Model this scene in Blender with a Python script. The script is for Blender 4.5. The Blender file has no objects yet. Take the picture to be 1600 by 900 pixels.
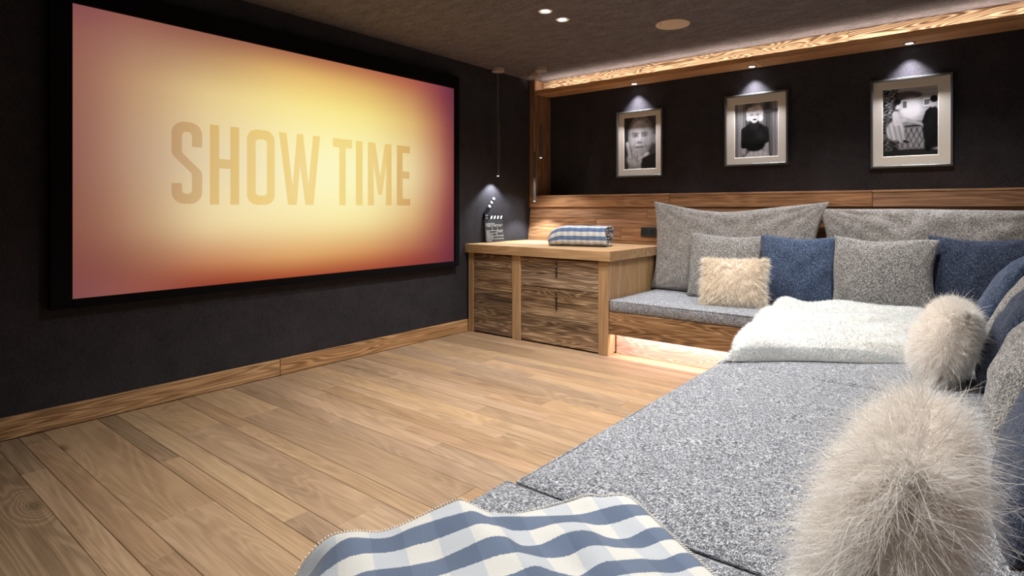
import bpy, bmesh, math, random
import numpy as np
from mathutils import Vector, Matrix, noise as mnoise

random.seed(7)
RNG = np.random.default_rng(11)
SC = bpy.context.scene
COL = SC.collection
R = math.radians

# ------------------------------------------------------------------ camera
cam_d = bpy.data.cameras.new('camera')
cam = bpy.data.objects.new('camera', cam_d)
COL.objects.link(cam)
cam.location = (3.95, 0.0, 1.2)
cam.rotation_euler = (R(90), 0, R(39.056))
cam_d.sensor_width = 36
cam_d.lens = 36 * 912 / 1600
cam_d.shift_y = -125 / 1600
cam_d.clip_start = 0.02
SC.camera = cam

# ------------------------------------------------------------------ world, exposure
w = bpy.data.worlds.new('world')
SC.world = w
w.use_nodes = True
w.node_tree.nodes['Background'].inputs[0].default_value = (0.5, 0.55, 0.65, 1)
w.node_tree.nodes['Background'].inputs[1].default_value = 0.05
SC.view_settings.view_transform = 'Standard'
SC.view_settings.look = 'None'
SC.view_settings.exposure = 0.0
SC.view_settings.gamma = 1.0

# lamp powers, kept together for tuning
P_DOWN = 120       # ceiling spotlights
P_PIC = 85        # picture spots in the wooden header
P_PEND = 26        # pendant lamps
P_COVE = 8.5        # strip on the header
P_PLINTH = 12      # strip under the bench
C_DOWN = (1.0, 0.965, 0.93)
CEIL = 2.62


def lin(r, g, b):
    def f(c):
        c /= 255
        return c / 12.92 if c <= 0.04045 else ((c + 0.055) / 1.055) ** 2.4
    return (f(r), f(g), f(b), 1.0)


# ------------------------------------------------------------------ objects
def tag(o, label=None, cat=None, group=None, kind=None):
    if label: o['label'] = label
    if cat: o['category'] = cat
    if group: o['group'] = group
    if kind: o['kind'] = kind
    return o


def link(name, me, mat=None, parent=None, loc=(0, 0, 0), rot=(0, 0, 0), smooth=False):
    o = bpy.data.objects.new(name, me)
    COL.objects.link(o)
    if mat is not None and me is not None and len(me.materials) == 0:
        me.materials.append(mat)
    if parent is not None: o.parent = parent
    o.location = loc
    o.rotation_euler = rot
    if smooth and me is not None:
        me.polygons.foreach_set('use_smooth', [True] * len(me.polygons))
    return o


def empty(name, loc=(0, 0, 0), rot=(0, 0, 0)):
    o = bpy.data.objects.new(name, None)
    o.empty_display_size = 0.1
    COL.objects.link(o)
    o.location = loc
    o.rotation_euler = rot
    return o


def light(name, kind, parent, loc, power, color, rot=(0, 0, 0), **kw):
    d = bpy.data.lights.new(name, kind)
    d.energy = power
    d.color = color
    for k, v in kw.items(): setattr(d, k, v)
    o = bpy.data.objects.new(name, d)
    COL.objects.link(o)
    o.parent = parent
    o.location = loc
    o.rotation_euler = rot
    return o


# ------------------------------------------------------------------ mesh helpers
def me_from(name, verts, faces):
    me = bpy.data.meshes.new(name)
    me.from_pydata([tuple(v) for v in verts], [], faces)
    me.update()
    return me


def me_bm(name, bm):
    me = bpy.data.meshes.new(name)
    bm.to_mesh(me)
    bm.free()
    return me


def bm_box(bm, c, s, bevel=0.0, seg=1):
    r = bmesh.ops.create_cube(bm, size=1)
    vs = r['verts']
    for v in vs:
        v.co = Vector((c[0] + v.co.x * s[0], c[1] + v.co.y * s[1], c[2] + v.co.z * s[2]))
    if bevel > 0:
        es = list({e for v in vs for e in v.link_edges})
        bmesh.ops.bevel(bm, geom=es, offset=bevel, segments=seg, affect='EDGES', profile=0.6)


def box_me(s, bevel=0.0, seg=1, c=(0, 0, 0)):
    bm = bmesh.new()
    bm_box(bm, c, s, bevel, seg)
    return me_bm('box', bm)


def box(name, mat, lo, hi, parent=None, bevel=0.002, seg=1, off=(0, 0, 0)):
    """a board or block from its two opposite corners; its origin is its own centre"""
    s = [hi[i] - lo[i] for i in range(3)]
    c = [(hi[i] + lo[i]) / 2 - off[i] for i in range(3)]
    return link(name, box_me(s, bevel, seg), mat, parent, c)


def bm_tube(bm, pts, rad, n=8, cap=True):
    pts = [Vector(p) for p in pts]
    rings = []
    prev = None
    for i, p in enumerate(pts):
        d = (pts[min(i + 1, len(pts) - 1)] - pts[max(i - 1, 0)]).normalized()
        if prev is None:
            a = Vector((0, 0, 1)) if abs(d.z) < 0.9 else Vector((1, 0, 0))
            x = d.cross(a).normalized()
        else:
            x = (prev - d * prev.dot(d)).normalized()
        prev = x
        y = d.cross(x)
        r = rad[i] if isinstance(rad, (list, tuple)) else rad
        rings.append([bm.verts.new(p + x * (r * math.cos(2 * math.pi * k / n)) + y * (r * math.sin(2 * math.pi * k / n))) for k in range(n)])
    for a, b in zip(rings, rings[1:]):
        for k in range(n):
            bm.faces.new((a[k], a[(k + 1) % n], b[(k + 1) % n], b[k]))
    if cap:
        bm.faces.new(rings[0][::-1])
        bm.faces.new(rings[-1])


def bm_lathe(bm, prof, n=32, c=(0, 0, 0), closed=True):
    rings = []
    for r, z in prof:
        rings.append([bm.verts.new((c[0] + r * math.cos(2 * math.pi * k / n), c[1] + r * math.sin(2 * math.pi * k / n), c[2] + z)) for k in range(n)])
    for a, b in zip(rings, rings[1:]):
        for k in range(n):
            bm.faces.new((a[k], a[(k + 1) % n], b[(k + 1) % n], b[k]))
    if closed:
        bm.faces.new(rings[0][::-1])
        bm.faces.new(rings[-1])


def lathe_me(prof, n=32, closed=True):
    bm = bmesh.new()
    bm_lathe(bm, prof, n, closed=closed)
    bmesh.ops.recalc_face_normals(bm, faces=bm.faces)
    return me_bm('lathe', bm)


def prism_me(poly, depth, holes=()):
    """flat outline in local xy, extruded along +z; a hole is bridged with a slit"""
    bm = bmesh.new()
    from mathutils.geometry import tessellate_polygon
    loops = [[Vector((x, y, 0)) for x, y in poly]] + [[Vector((x, y, 0)) for x, y in h] for h in holes]
    flat = [v for l in loops for v in l]
    tris = tessellate_polygon(loops)
    bot = [bm.verts.new(v) for v in flat]
    top = [bm.verts.new((v.x, v.y, depth)) for v in flat]
    for t in tris:
        try:
            bm.faces.new([top[i] for i in t])
            bm.faces.new([bot[i] for i in reversed(t)])
        except ValueError:
            pass
    k = 0
    for l in loops:
        m = len(l)
        for i in range(m):
            a, b = k + i, k + (i + 1) % m
            bm.faces.new((bot[a], bot[b], top[b], top[a]))
        k += m
    bmesh.ops.recalc_face_normals(bm, faces=bm.faces)
    return me_bm('prism', bm)


def mesh_np(name, V, F):
    V = np.asarray(V, dtype=np.float32)
    F = np.asarray(F, dtype=np.int32)
    me = bpy.data.meshes.new(name)
    k = F.shape[1]
    me.vertices.add(len(V))
    me.vertices.foreach_set('co', V.ravel())
    me.loops.add(F.size)
    me.loops.foreach_set('vertex_index', F.ravel())
    me.polygons.add(len(F))
    me.polygons.foreach_set('loop_start', np.arange(0, F.size, k, dtype=np.int32))
    me.polygons.foreach_set('use_smooth', np.ones(len(F), dtype=bool))
    me.update(calc_edges=True)
    return me


def grid_faces(nu, nv, base=0, flip=False):
    i, j = np.meshgrid(np.arange(nu - 1), np.arange(nv - 1), indexing='ij')
    a = (i * nv + j).ravel() + base
    q = np.stack([a, a + nv, a + nv + 1, a + 1], 1)
    return q[:, ::-1] if flip else q


def rbox_me(s, r, n=(8, 8, 3), puff=0.0, wob=0.0, seed=0):
    """soft block: subdivided box with round edges, top slightly puffed and uneven; origin at bottom centre"""
    sx, sy, sz = s
    vid = {}
    verts, faces = [], []
    nx, ny, nz = n

    def ticks(m, L):
        inner = np.linspace(-L / 2 + r, L / 2 - r, m + 1)
        return [-L / 2, -L / 2 + r * 0.3, *inner, L / 2 - r * 0.3, L / 2]
    T = [ticks(nx, sx), ticks(ny, sy), ticks(nz, sz)]

    def get(i, j, k):
        key = (i, j, k)
        if key in vid: return vid[key]
        p = Vector((T[0][i], T[1][j], T[2][k]))
        q = Vector((max(-sx / 2 + r, min(sx / 2 - r, p.x)), max(-sy / 2 + r, min(sy / 2 - r, p.y)), max(-sz / 2 + r, min(sz / 2 - r, p.z))))
        d = p - q
        if d.length > 1e-6: p = q + d.normalized() * r
        if k == len(T[2]) - 1 or p.z > sz * 0.2:
            fx = 1 - (2 * p.x / sx) ** 2
            fy = 1 - (2 * p.y / sy) ** 2
            p.z += puff * min(1, max(0, fx) * 6) ** .5 * min(1, max(0, fy) * 6) ** .5
            if wob: p.z += wob * mnoise.noise(Vector((p.x * 3 + seed, p.y * 3, 0)))
        if wob:
            p.x += wob * mnoise.noise(Vector((seed, p.y * 4, p.z * 6))) * (1 if abs(p.x) > sx / 2 - r else 0)
            p.y += wob * mnoise.noise(Vector((p.x * 4, seed, p.z * 6))) * (1 if abs(p.y) > sy / 2 - r else 0)
        p.z += sz / 2
        vid[key] = len(verts)
        verts.append(p)
        return vid[key]
    X, Y, Z = len(T[0]) - 1, len(T[1]) - 1, len(T[2]) - 1
    for i in range(X):
        for j in range(Y):
            faces.append((get(i, j, Z), get(i + 1, j, Z), get(i + 1, j + 1, Z), get(i, j + 1, Z)))
            faces.append((get(i, j + 1, 0), get(i + 1, j + 1, 0), get(i + 1, j, 0), get(i, j, 0)))
    for i in range(X):
        for k in range(Z):
            faces.append((get(i, 0, k), get(i + 1, 0, k), get(i + 1, 0, k + 1), get(i, 0, k + 1)))
            faces.append((get(i, Y, k + 1), get(i + 1, Y, k + 1), get(i + 1, Y, k), get(i, Y, k)))
    for j in range(Y):
        for k in range(Z):
            faces.append((get(0, j, k + 1), get(0, j + 1, k + 1), get(0, j + 1, k), get(0, j, k)))
            faces.append((get(X, j, k), get(X, j + 1, k), get(X, j + 1, k + 1), get(X, j, k + 1)))
    return me_from('soft_block', verts, faces)


# ------------------------------------------------------------------ materials
class NT:
    def __init__(s, name, rough=0.7, spec=0.3):
        s.m = bpy.data.materials.new(name)
        s.m.use_nodes = True
        s.t = s.m.node_tree
        s.b = s.t.nodes['Principled BSDF']
        s.b.inputs['Roughness'].default_value = rough
        s.b.inputs['Specular IOR Level'].default_value = spec
        s.out = s.t.nodes['Material Output']

    def n(s, typ, props=None, **ins):
        nd = s.t.nodes.new('ShaderNode' + typ)
        for k, v in (props or {}).items(): setattr(nd, k, v)
        for k, v in ins.items():
            key = int(k[1:]) if k[0] == 'i' and k[1:].isdigit() else k.replace('_', ' ')
            s.set(nd.inputs[key], v)
        return nd

    def set(s, sock, v):
        if isinstance(v, bpy.types.NodeSocket): s.t.links.new(v, sock)
        elif isinstance(v, bpy.types.Node): s.t.links.new(v.outputs[0], sock)
        else: sock.default_value = v

    def math(s, op, a, b=0.0, clamp=False):
        nd = s.n('Math', {'operation': op, 'use_clamp': clamp}, i0=a, i1=b)
        return nd.outputs[0]

    def vec(s, op, a, b):
        return s.n('VectorMath', {'operation': op}, i0=a, i1=b).outputs[0]

    def mix(s, f, a, b, mode='MIX'):
        nd = s.n('Mix', {'data_type': 'RGBA', 'blend_type': mode})
        s.set(nd.inputs[0], f); s.set(nd.inputs[6], a); s.set(nd.inputs[7], b)
        return nd.outputs[2]

    def ramp(s, f, stops):
        nd = s.n('ValToRGB')
        cr = nd.color_ramp
        while len(cr.elements) < len(stops): cr.elements.new(0.5)
        for e, (p, c) in zip(cr.elements, stops):
            e.position = p
            e.color = c
        s.set(nd.inputs[0], f)
        return nd.outputs[0]

    def rng(s, v, a, b, c=0.0, d=1.0):
        nd = s.n('MapRange')
        for i, q in enumerate((v, a, b, c, d)): s.set(nd.inputs[i], q)
        return nd.outputs[0]

    def obj(s, jitter=True):
        c = s.n('TexCoord').outputs['Object']
        if not jitter: return c
        r = s.n('ObjectInfo').outputs['Random']
        v = s.n('CombineXYZ', None, X=s.math('MULTIPLY', r, 37.0), Y=s.math('MULTIPLY', r, 91.0), Z=s.math('MULTIPLY', r, 53.0))
        return s.vec('ADD', c, v)

    def noise(s, vec, scale, detail=2.0, rough=0.5, dist=0.0):
        return s.n('TexNoise', None, Vector=vec, Scale=scale, Detail=detail, Roughness=rough, Distortion=dist).outputs[0]

    def bump(s, h, strength=0.3, dist=0.005):
        b = s.n('Bump', None, Strength=strength, Distance=dist, Height=h)
        s.t.links.new(b.outputs[0], s.b.inputs['Normal'])

    def base(s, c): s.set(s.b.inputs['Base Color'], c)


def wood(name, axis, cols, ring=9.0, ring_amt=0.5, fiber=0.35, cross=4.0, along=0.5, tone=0.35, knot=1.0, rough=0.62, bump=0.35, knot_scale=1.6, patch=0.3):
    """flat-sawn timber: contour rings of a stretched field, fine fibre, knots, a tone per board"""
    k = NT(name, rough, 0.25)
    p = k.obj()
    i = 'xyz'.index(axis)
    sc = [cross] * 3; sc[i] = along
    v1 = k.vec('MULTIPLY', p, tuple(sc))
    field = k.noise(v1, 1.0, 2.0, 0.45, 0.4)
    sk = [1.0] * 3; sk[i] = 0.45
    vk = k.vec('MULTIPLY', p, tuple(sk))
    vor = k.n('TexVoronoi', {'feature': 'F1'}, Vector=vk, Scale=knot_scale, Randomness=1.0).outputs['Distance']
    kn = k.rng(vor, 0.0, 0.16, 1.0, 0.0)
    kn2 = k.math('MULTIPLY', kn, kn)
    f2 = k.math('ADD', field, k.math('MULTIPLY', kn2, 0.55 * knot))
    rg = k.math('MULTIPLY', f2, ring * 6.2832)
    s1 = k.math('ADD', k.math('MULTIPLY', k.math('SINE', rg), 0.5), 0.5)
    s1 = k.math('POWER', s1, 1.6)
    sf = [150.0] * 3; sf[i] = 3.5
    fib = k.noise(k.vec('MULTIPLY', p, tuple(sf)), 1.0, 3.0, 0.6)
    sp = [9.0] * 3; sp[i] = 1.2
    pat = k.noise(k.vec('MULTIPLY', p, tuple(sp)), 1.0, 3.0, 0.55)
    a = k.math('MULTIPLY', s1, ring_amt)
    b = k.math('MULTIPLY', k.math('SUBTRACT', fib, 0.5), fiber * 2)
    c = k.math('MULTIPLY', k.math('SUBTRACT', pat, 0.5), patch * 2)
    t = k.math('ADD', k.math('ADD', k.math('ADD', a, b), c), 0.32 - ring_amt * 0.2)
    col = k.ramp(t, [(0.0, cols[0]), (0.5, cols[1]), (1.0, cols[2])] if ring_amt >= 0 else [(0, cols[2]), (.5, cols[1]), (1, cols[0])])
    core = k.rng(vor, 0.015 * knot + 0.0001, 0.06 * knot + 0.0002, 1.0, 0.0)
    col = k.mix(k.math('MULTIPLY', core, 0.75 if knot else 0.0), col, (cols[0][0] * .35, cols[0][1] * .33, cols[0][2] * .33, 1))
    rnd = k.n('ObjectInfo').outputs['Random']
    hsv = k.n('HueSaturation', None, Color=col, Hue=k.rng(k.math('FRACT', k.math('MULTIPLY', rnd, 7.13)), 0, 1, 0.4975, 0.5025),
              Saturation=k.rng(k.math('FRACT', k.math('MULTIPLY', rnd, 3.7)), 0, 1, 1 - tone * .6, 1 + tone * .4),
              Value=k.rng(rnd, 0, 1, 1 - tone, 1 + tone * 0.6))
    k.base(hsv.outputs[0])
    k.bump(k.math('ADD', k.math('MULTIPLY', s1, 0.5), fib), bump, 0.002)
    return k.m


def tweed(name, dark, mid, light_, freq=300.0, contrast=1.0, cool=0.0):
    k = NT(name, 0.95, 0.05)
    p = k.obj()
    a = k.noise(k.vec('MULTIPLY', p, (freq * .16, freq, freq)), 1.0, 1.0, 0.5)
    b = k.noise(k.vec('MULTIPLY', p, (freq, freq * .16, freq)), 1.0, 1.0, 0.5)
    m = k.noise(p, freq * 0.055, 3.0, 0.6)
    h = k.math('ADD', k.math('SUBTRACT', a, 0.5), k.math('SUBTRACT', b, 0.5))
    t = k.math('ADD', k.math('MULTIPLY', h, 2.3 * contrast), k.math('ADD', 0.5, k.math('MULTIPLY', k.math('SUBTRACT', m, 0.5), 0.35 * contrast)))
    k.base(k.ramp(t, [(0.12, dark), (0.5, mid), (0.85, light_)]))
    k.b.inputs['Sheen Weight'].default_value = 0.15
    k.b.inputs['Sheen Roughness'].default_value = 0.6
    k.bump(h, 0.5, 0.002)
    return k.m


def plain(name, col, rough=0.6, metal=0.0, spec=0.4, emit=None, es=1.0):
    k = NT(name, rough, spec)
    k.base(col)
    k.b.inputs['Metallic'].default_value = metal
    if emit:
        k.b.inputs['Emission Color'].default_value = emit
        k.b.inputs['Emission Strength'].default_value = es
    else:
        n = k.noise(k.obj(), 60.0, 3.0, 0.6)
        k.set(k.b.inputs['Roughness'], k.rng(n, 0.3, 0.7, max(0, rough - .08), min(1, rough + .08)))
    return k.m


def wallcloth(name, c0, c1, freq=260.0, streak=(1, 1, 1), amount=1.0):
    k = NT(name, 0.9, 0.12)
    p = k.n('TexCoord').outputs['Object']
    a = k.noise(k.vec('MULTIPLY', p, (freq, freq, freq * .2)), 1.0, 1.0)
    b = k.noise(k.vec('MULTIPLY', p, (freq * .2, freq * .2, freq)), 1.0, 1.0)
    m = k.noise(k.vec('MULTIPLY', p, streak), 6.0, 5.0, 0.65)
    t = k.math('ADD', k.math('MULTIPLY', k.math('ADD', a, b), 0.5), k.math('MULTIPLY', k.math('SUBTRACT', m, 0.5), 1.1 * amount))
    k.base(k.ramp(t, [(0.2, c0), (0.8, c1)]))
    k.bump(k.math('ADD', a, b), 0.35, 0.002)
    return k.m


def furmat(name, root, tip, dens=1.0, trans=0.35):
    k = NT(name, 0.6, 0.2)
    at = k.n('Attribute', {'attribute_name': 'along'}).outputs['Fac']
    isl = k.n('NewGeometry').outputs['Random Per Island']
    col = k.mix(at, root, tip)
    h = k.n('HueSaturation', None, Color=col, Value=k.rng(isl, 0, 1, 0.82, 1.15))
    k.base(h.outputs[0])
    tr = k.n('BsdfTranslucent', None, Color=h.outputs[0])
    mx = k.n('MixShader', None, Fac=trans)
    k.t.links.new(k.b.outputs[0], mx.inputs[1])
    k.t.links.new(tr.outputs[0], mx.inputs[2])
    k.t.links.new(mx.outputs[0], k.out.inputs[0])
    return k.m


def vcol(name, rough=0.5, emit=False, strength=1.0):
    k = NT(name, rough, 0.2)
    a = k.n('Attribute', {'attribute_name': 'print'}).outputs['Color']
    if emit:
        e = k.n('Emission', None, Color=a, Strength=strength)
        k.t.links.new(e.outputs[0], k.out.inputs[0])
    else:
        k.base(a)
    return k.m


M = {}
pine = [lin(112, 80, 50), lin(186, 143, 100), lin(214, 174, 130)]
oak = [lin(128, 103, 79), lin(172, 143, 113), lin(196, 170, 140)]
old = [lin(74, 58, 44), lin(144, 117, 90), lin(218, 191, 156)]
post = [lin(146, 112, 76), lin(186, 150, 108), lin(208, 176, 136)]
panel = [lin(92, 62, 40), lin(170, 124, 86), lin(202, 158, 116)]
for ax in 'xyz':
    M['panel_' + ax] = wood('reclaimed_panel_' + ax, ax, panel, ring=14, ring_amt=.16, fiber=.6, cross=7, along=.5, tone=.13, knot=1.0, patch=.32, knot_scale=1.9)
    M['post_' + ax] = wood('light_oak_' + ax, ax, post, ring=9, ring_amt=.25, fiber=.4, cross=7, along=.6, tone=.08, knot=.5)
FL = dict( ring=20, ring_amt=.16, fiber=.34, cross=5, along=.55, tone=.16, knot=.8, rough=.5, bump=.15, knot_scale=1.3, patch=.35)
M['floor'] = wood('oiled_oak_floor', 'x', oak, **FL)
M['floor_dark'] = wood('smoked_oak_floor', 'x', [lin(116, 95, 74), lin(157, 131, 104), lin(188, 164, 137)], **dict(FL, ring_amt=.28, tone=.06))
M['floor_light'] = wood('pale_oak_floor', 'x', [lin(142, 115, 86), lin(181, 152, 119), lin(202, 176, 145)], **dict(FL, tone=.06))
M['base_y'] = wood('pine_baseboard', 'y', pine, ring=24, ring_amt=.55, fiber=.3, cross=8, along=.4, tone=.05, knot=1.1, knot_scale=2.0)
M['cove_x'] = wood('brushed_pine_cove', 'x', [lin(92, 66, 44), lin(164, 130, 96), lin(208, 180, 146)], ring=30, ring_amt=1.0, fiber=.25, cross=9, along=1.2, tone=.06, knot=1.0)
M['old_x'] = wood('weathered_sunburnt_wood', 'x', old, ring=22, ring_amt=.36, fiber=.75, cross=8, along=.75, tone=.14, knot=.6, bump=.8, patch=.7)
M['old_y'] = wood('weathered_sunburnt_wood_side', 'y', old, ring=22, ring_amt=.36, fiber=.75, cross=8, along=.75, tone=.1, knot=.6, bump=.8, patch=.7)
M['bench_x'] = wood('bench_front_wood', 'x', [lin(84, 60, 40), lin(150, 114, 80), lin(204, 168, 128)], ring=20, ring_amt=.38, fiber=.65, cross=8, along=.75, tone=.06, knot=.6, bump=.6, patch=.5)
M['bench_y'] = wood('bench_side_wood', 'y', [lin(84, 60, 40), lin(150, 114, 80), lin(204, 168, 128)], ring=20, ring_amt=.38, fiber=.65, cross=8, along=.75, tone=.06, knot=.6, bump=.6, patch=.5)
M['plinth_x'] = wood('pale_plinth_wood', 'x', [lin(186, 156, 138), lin(222, 202, 188), lin(236, 222, 210)], ring=26, ring_amt=.5, fiber=.4, cross=8, along=1.2, tone=.05, knot=.8)
M['header_x'] = wood('glow_lit_header_wood', 'x', [lin(128, 90, 56), lin(204, 152, 104), lin(226, 180, 132)], ring=14, ring_amt=.16, fiber=.6, cross=7, along=.5, tone=.08, knot=.8)  # panel wood made lighter and more orange in place of light bounced under the header
M['wall'] = wallcloth('charcoal_wall_cloth', lin(38, 37, 41), lin(66, 63, 67), amount=.5)
M['ceil'] = wallcloth('taupe_felt_ceiling', lin(80, 74, 75), lin(126, 118, 118), freq=200, streak=(1.2, 3.0, 1), amount=.75)
M['subfloor'] = plain('dark_subfloor', lin(45, 34, 26), .9)
M['grey'] = tweed('grey_tweed', lin(46, 44, 43), lin(118, 115, 112), lin(206, 203, 199), 480, .66)
M['grey_back'] = tweed('taupe_grey_tweed', lin(62, 58, 56), lin(132, 127, 123), lin(204, 199, 194), 420, .55)
M['mattress'] = tweed('cool_lit_grey_tweed', lin(40, 42, 48), lin(112, 115, 122), lin(208, 211, 217), 560, .7)  # same grey fabric, with the cool cast of lamp light mixed into its colour
M['blue'] = tweed('denim_blue_weave', lin(20, 28, 44), lin(45, 60, 88), lin(120, 134, 158), 460, .5)
M['navy'] = tweed('dark_navy_weave', lin(15, 19, 31), lin(38, 47, 68), lin(98, 109, 130), 460, .5)
M['black'] = plain('matt_black_velvet', lin(16, 16, 18), .95, spec=.1)
M['plastic'] = plain('anthracite_plastic', lin(40, 40, 43), .45)
M['steel'] = plain('brushed_grey_metal', lin(112, 112, 110), .42, metal=.7)
M['rust'] = plain('dark_rusted_iron', lin(52, 38, 28), .7, metal=.3)
M['brass'] = plain('worn_light_metal', lin(150, 128, 96), .45, metal=.7)
M['taupe'] = plain('taupe_lacquer', lin(208, 184, 158), .6)
M['canopy'] = plain('grey_brown_lacquer', lin(172, 158, 148), .6)
M['cord'] = plain('grey_cord', lin(150, 146, 142), .7)
M['tube'] = plain('anthracite_tube', lin(76, 71, 68), .45, metal=0)
M['white'] = plain('white_lacquer', lin(236, 236, 236), .35)
M['lamp'] = plain('lit_led_lens', lin(255, 255, 255), .4, emit=(1, .97, .92, 1), es=9)
M['tip'] = plain('lit_pendant_lens', lin(255, 255, 255), .4, emit=(.85, .95, 1, 1), es=3)
M['led_warm'] = plain('lit_led_strip', lin(255, 255, 255), .4, emit=(1, .88, .74, 1), es=12)
M['led_peach'] = plain('lit_peach_led_strip', lin(255, 255, 255), .4, emit=(1, .84, .74, 1), es=6)
M['mat'] = plain('cream_mat_board', lin(224, 216, 202), .9, spec=.1)
M['screen'] = vcol('projected_picture', emit=True)
M['photo'] = vcol('silver_print', .35)
M['chalk'] = plain('white_print', lin(222, 224, 226), .6)
M['slate'] = plain('slate_board', lin(52, 57, 60), .5)
M['fur_base'] = plain('tan_fur_backing', lin(240, 232, 223), .95, spec=.05)
M['fur_tan'] = furmat('tan_fur', lin(240, 232, 224), lin(254, 253, 250), trans=.5)
M['fur_cream'] = furmat('cream_fur', lin(242, 230, 214), lin(254, 249, 238), trans=.5)
M['throw_base'] = plain('white_fur_backing', lin(232, 230, 224), .95, spec=.05)
M['fur_white'] = furmat('white_fur', lin(230, 233, 234), lin(246, 249, 251), trans=.4)


def plaid(name, cheq_len=0.075, pitch=0.1, blue=lin(88, 103, 127), offs=0.0):
    k = NT(name, 0.98, 0.03)
    uv = k.n('UVMap').outputs[0]
    sp = k.n('SeparateXYZ', None, Vector=uv)
    u, v = sp.outputs[0], sp.outputs[1]
    fuzz = k.math('MULTIPLY', k.math('SUBTRACT', k.noise(uv, 260, 2), .5), 0.006)
    vv = k.math('FRACT', k.math('DIVIDE', k.math('ADD', k.math('ADD', v, fuzz), offs), pitch))
    uu = k.math('FRACT', k.math('DIVIDE', k.math('ADD', u, fuzz), cheq_len * 2))
    isb = k.rng(vv, 0.495, 0.515)
    ischk = k.rng(uu, 0.49, 0.51)
    tw = k.math('SINE', k.math('MULTIPLY', k.math('ADD', v, k.math('MULTIPLY', u, .35)), 1250.0))
    n = k.noise(uv, 420, 3, .7)
    whitec = k.ramp(n, [(.3, lin(200, 200, 195)), (.7, lin(222, 221, 216))])
    pale = k.mix(k.rng(tw, -.2, .9, .25, .75), lin(208, 211, 213), lin(158, 168, 180))
    bluec = k.mix(n, blue, (blue[0] * 1.75, blue[1] * 1.6, blue[2] * 1.45, 1))
    blue2 = k.mix(.28, bluec, (blue[0] * .55, blue[1] * .58, blue[2] * .62, 1))
    w_ = k.mix(ischk, whitec, pale)
    b_ = k.mix(ischk, bluec, blue2)
    k.base(k.mix(isb, w_, b_))
    k.b.inputs['Sheen Weight'].default_value = .3
    k.bump(n, .4, .003)
    return k.m


# ------------------------------------------------------------------ the setting
WR, WF, YB = 4.72, -1.6, 5.43      # right wall, wall behind the camera, fabric panel of the back niche
o = box('wall_left', M['wall'], (-.12, WF - .1, -.05), (0, 5.6, CEIL + .1), bevel=0); tag(o, kind='structure')
o = box('wall_back', M['wall'], (-.12, YB, -.05), (WR + .1, YB + .12, CEIL + .1), bevel=0); tag(o, kind='structure')
wall_back = o
o = box('wall_right', M['wall'], (WR, WF, -.05), (WR + .12, YB, CEIL + .1), bevel=0); tag(o, kind='structure')
o = box('wall_front', M['wall'], (-.12, WF - .12, -.05), (WR + .12, WF, CEIL + .1), bevel=0); tag(o, kind='structure')
o = box('ceiling', M['ceil'], (-.12, WF - .12, CEIL), (WR + .12, YB + .12, CEIL + .1), bevel=0); tag(o, kind='structure')
floor = box('floor', M['subfloor'], (-.12, WF - .1, -.08), (WR + .1, YB + .1, -.022), bevel=0); tag(floor, kind='structure')
foff = floor.location

rows = [-.62, -.42, -.31, -.12, .02, .14, .36, .645, .74, .845, 1.09, 1.18, 1.29, 1.515, 1.61, 1.85, 1.975, 2.09, 2.19, 2.31, 2.4, 2.53, 2.655, 2.765, 2.87, 3.01, 3.14, 3.27, 3.365, 3.5, 3.6, 3.70, 3.81, 3.95, 4.06, 4.17, 4.3]
fixed = {.36: [1.9], .645: [.587, 2.3], .74: [.19, 1.75], .845: [1.5], 1.09: [.93, 2.5], 1.29: [.62, 2.05], 1.85: [1.1], 2.19: [.55, 2.4], 2.31: [1.97], 2.655: [.66, 2.0], 3.14: [2.23], 3.6: [.32, 1.46]}
DARK = {(.36, 0), (.645, 0), (.74, 0), (1.09, 0), (2.31, 1), (2.655, 0)}
PALE = {(.645, 1), (.845, 1), (1.09, 1), (3.27, 1)}
pr = random.Random(5)
for y0, y1 in zip(rows, rows[1:]):
    xs = [0.026]
    if y0 in fixed: xs += fixed[y0]
    else:
        x = pr.uniform(.5, 1.9)
        while x < 2.8:
            xs.append(x); x += pr.uniform(.7, 1.9)
    xs.append(3.16)
    for x0, x1 in zip(xs, xs[1:]):
        key = (y0, xs.index(x0))
        fm = 'floor_dark' if key in DARK else 'floor_light' if key in PALE else pr.choice(['floor'] * 12 + ['floor_dark', 'floor_light'])
        box('plank', M[fm], (x0 + .0005, y0 + .0006, -.022), (x1 - .0005, y1 - .0006, pr.uniform(-.0008, .0004)), floor, bevel=.0017, off=foff)

bb = empty('baseboard_left'); tag(bb, kind='structure')
box('board', M['base_y'], (.001, -1.55, .001), (.026, 2.2, .115), bb, .003)
box('board', M['base_y'], (.001, 2.203, .001), (.026, 4.155, .115), bb, .003)

# back wall: lower ledge, sloped boarding, posts, header with strip light, cove board
t1 = empty('trim_1'); tag(t1, kind='structure')                       # ledge below the niche
for x0, x1 in ((.004, 1.65), (1.653, 3.28), (3.283, WR - .002)):
    box('ledge_board', M['panel_x'], (x0, 5.17, 1.209), (x1, 5.2, 1.318), t1, .003)
    box('ledge_top', M['panel_x'], (x0, 5.166, 1.3185), (x1, YB - .001, 1.336), t1, .002)
t2 = empty('trim_2'); tag(t2, kind='structure')                       # sloped boards behind the bench
zr = [1.207, 1.092, 1.0, .878, .765, .655, .545, .43]
sl = math.atan(.06 / .40)
lens = [[.004, 1.42, 2.9, WR - .15], [.004, .86, 2.35, 3.7, WR - .15], [.004, 1.15, 2.7, WR - .15], [.004, 1.9, 3.3, WR - .15], [.004, 2.2, WR - .15], [.004, 1.7, 3.2, WR - .15], [.004, 2.4, WR - .15]]
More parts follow.
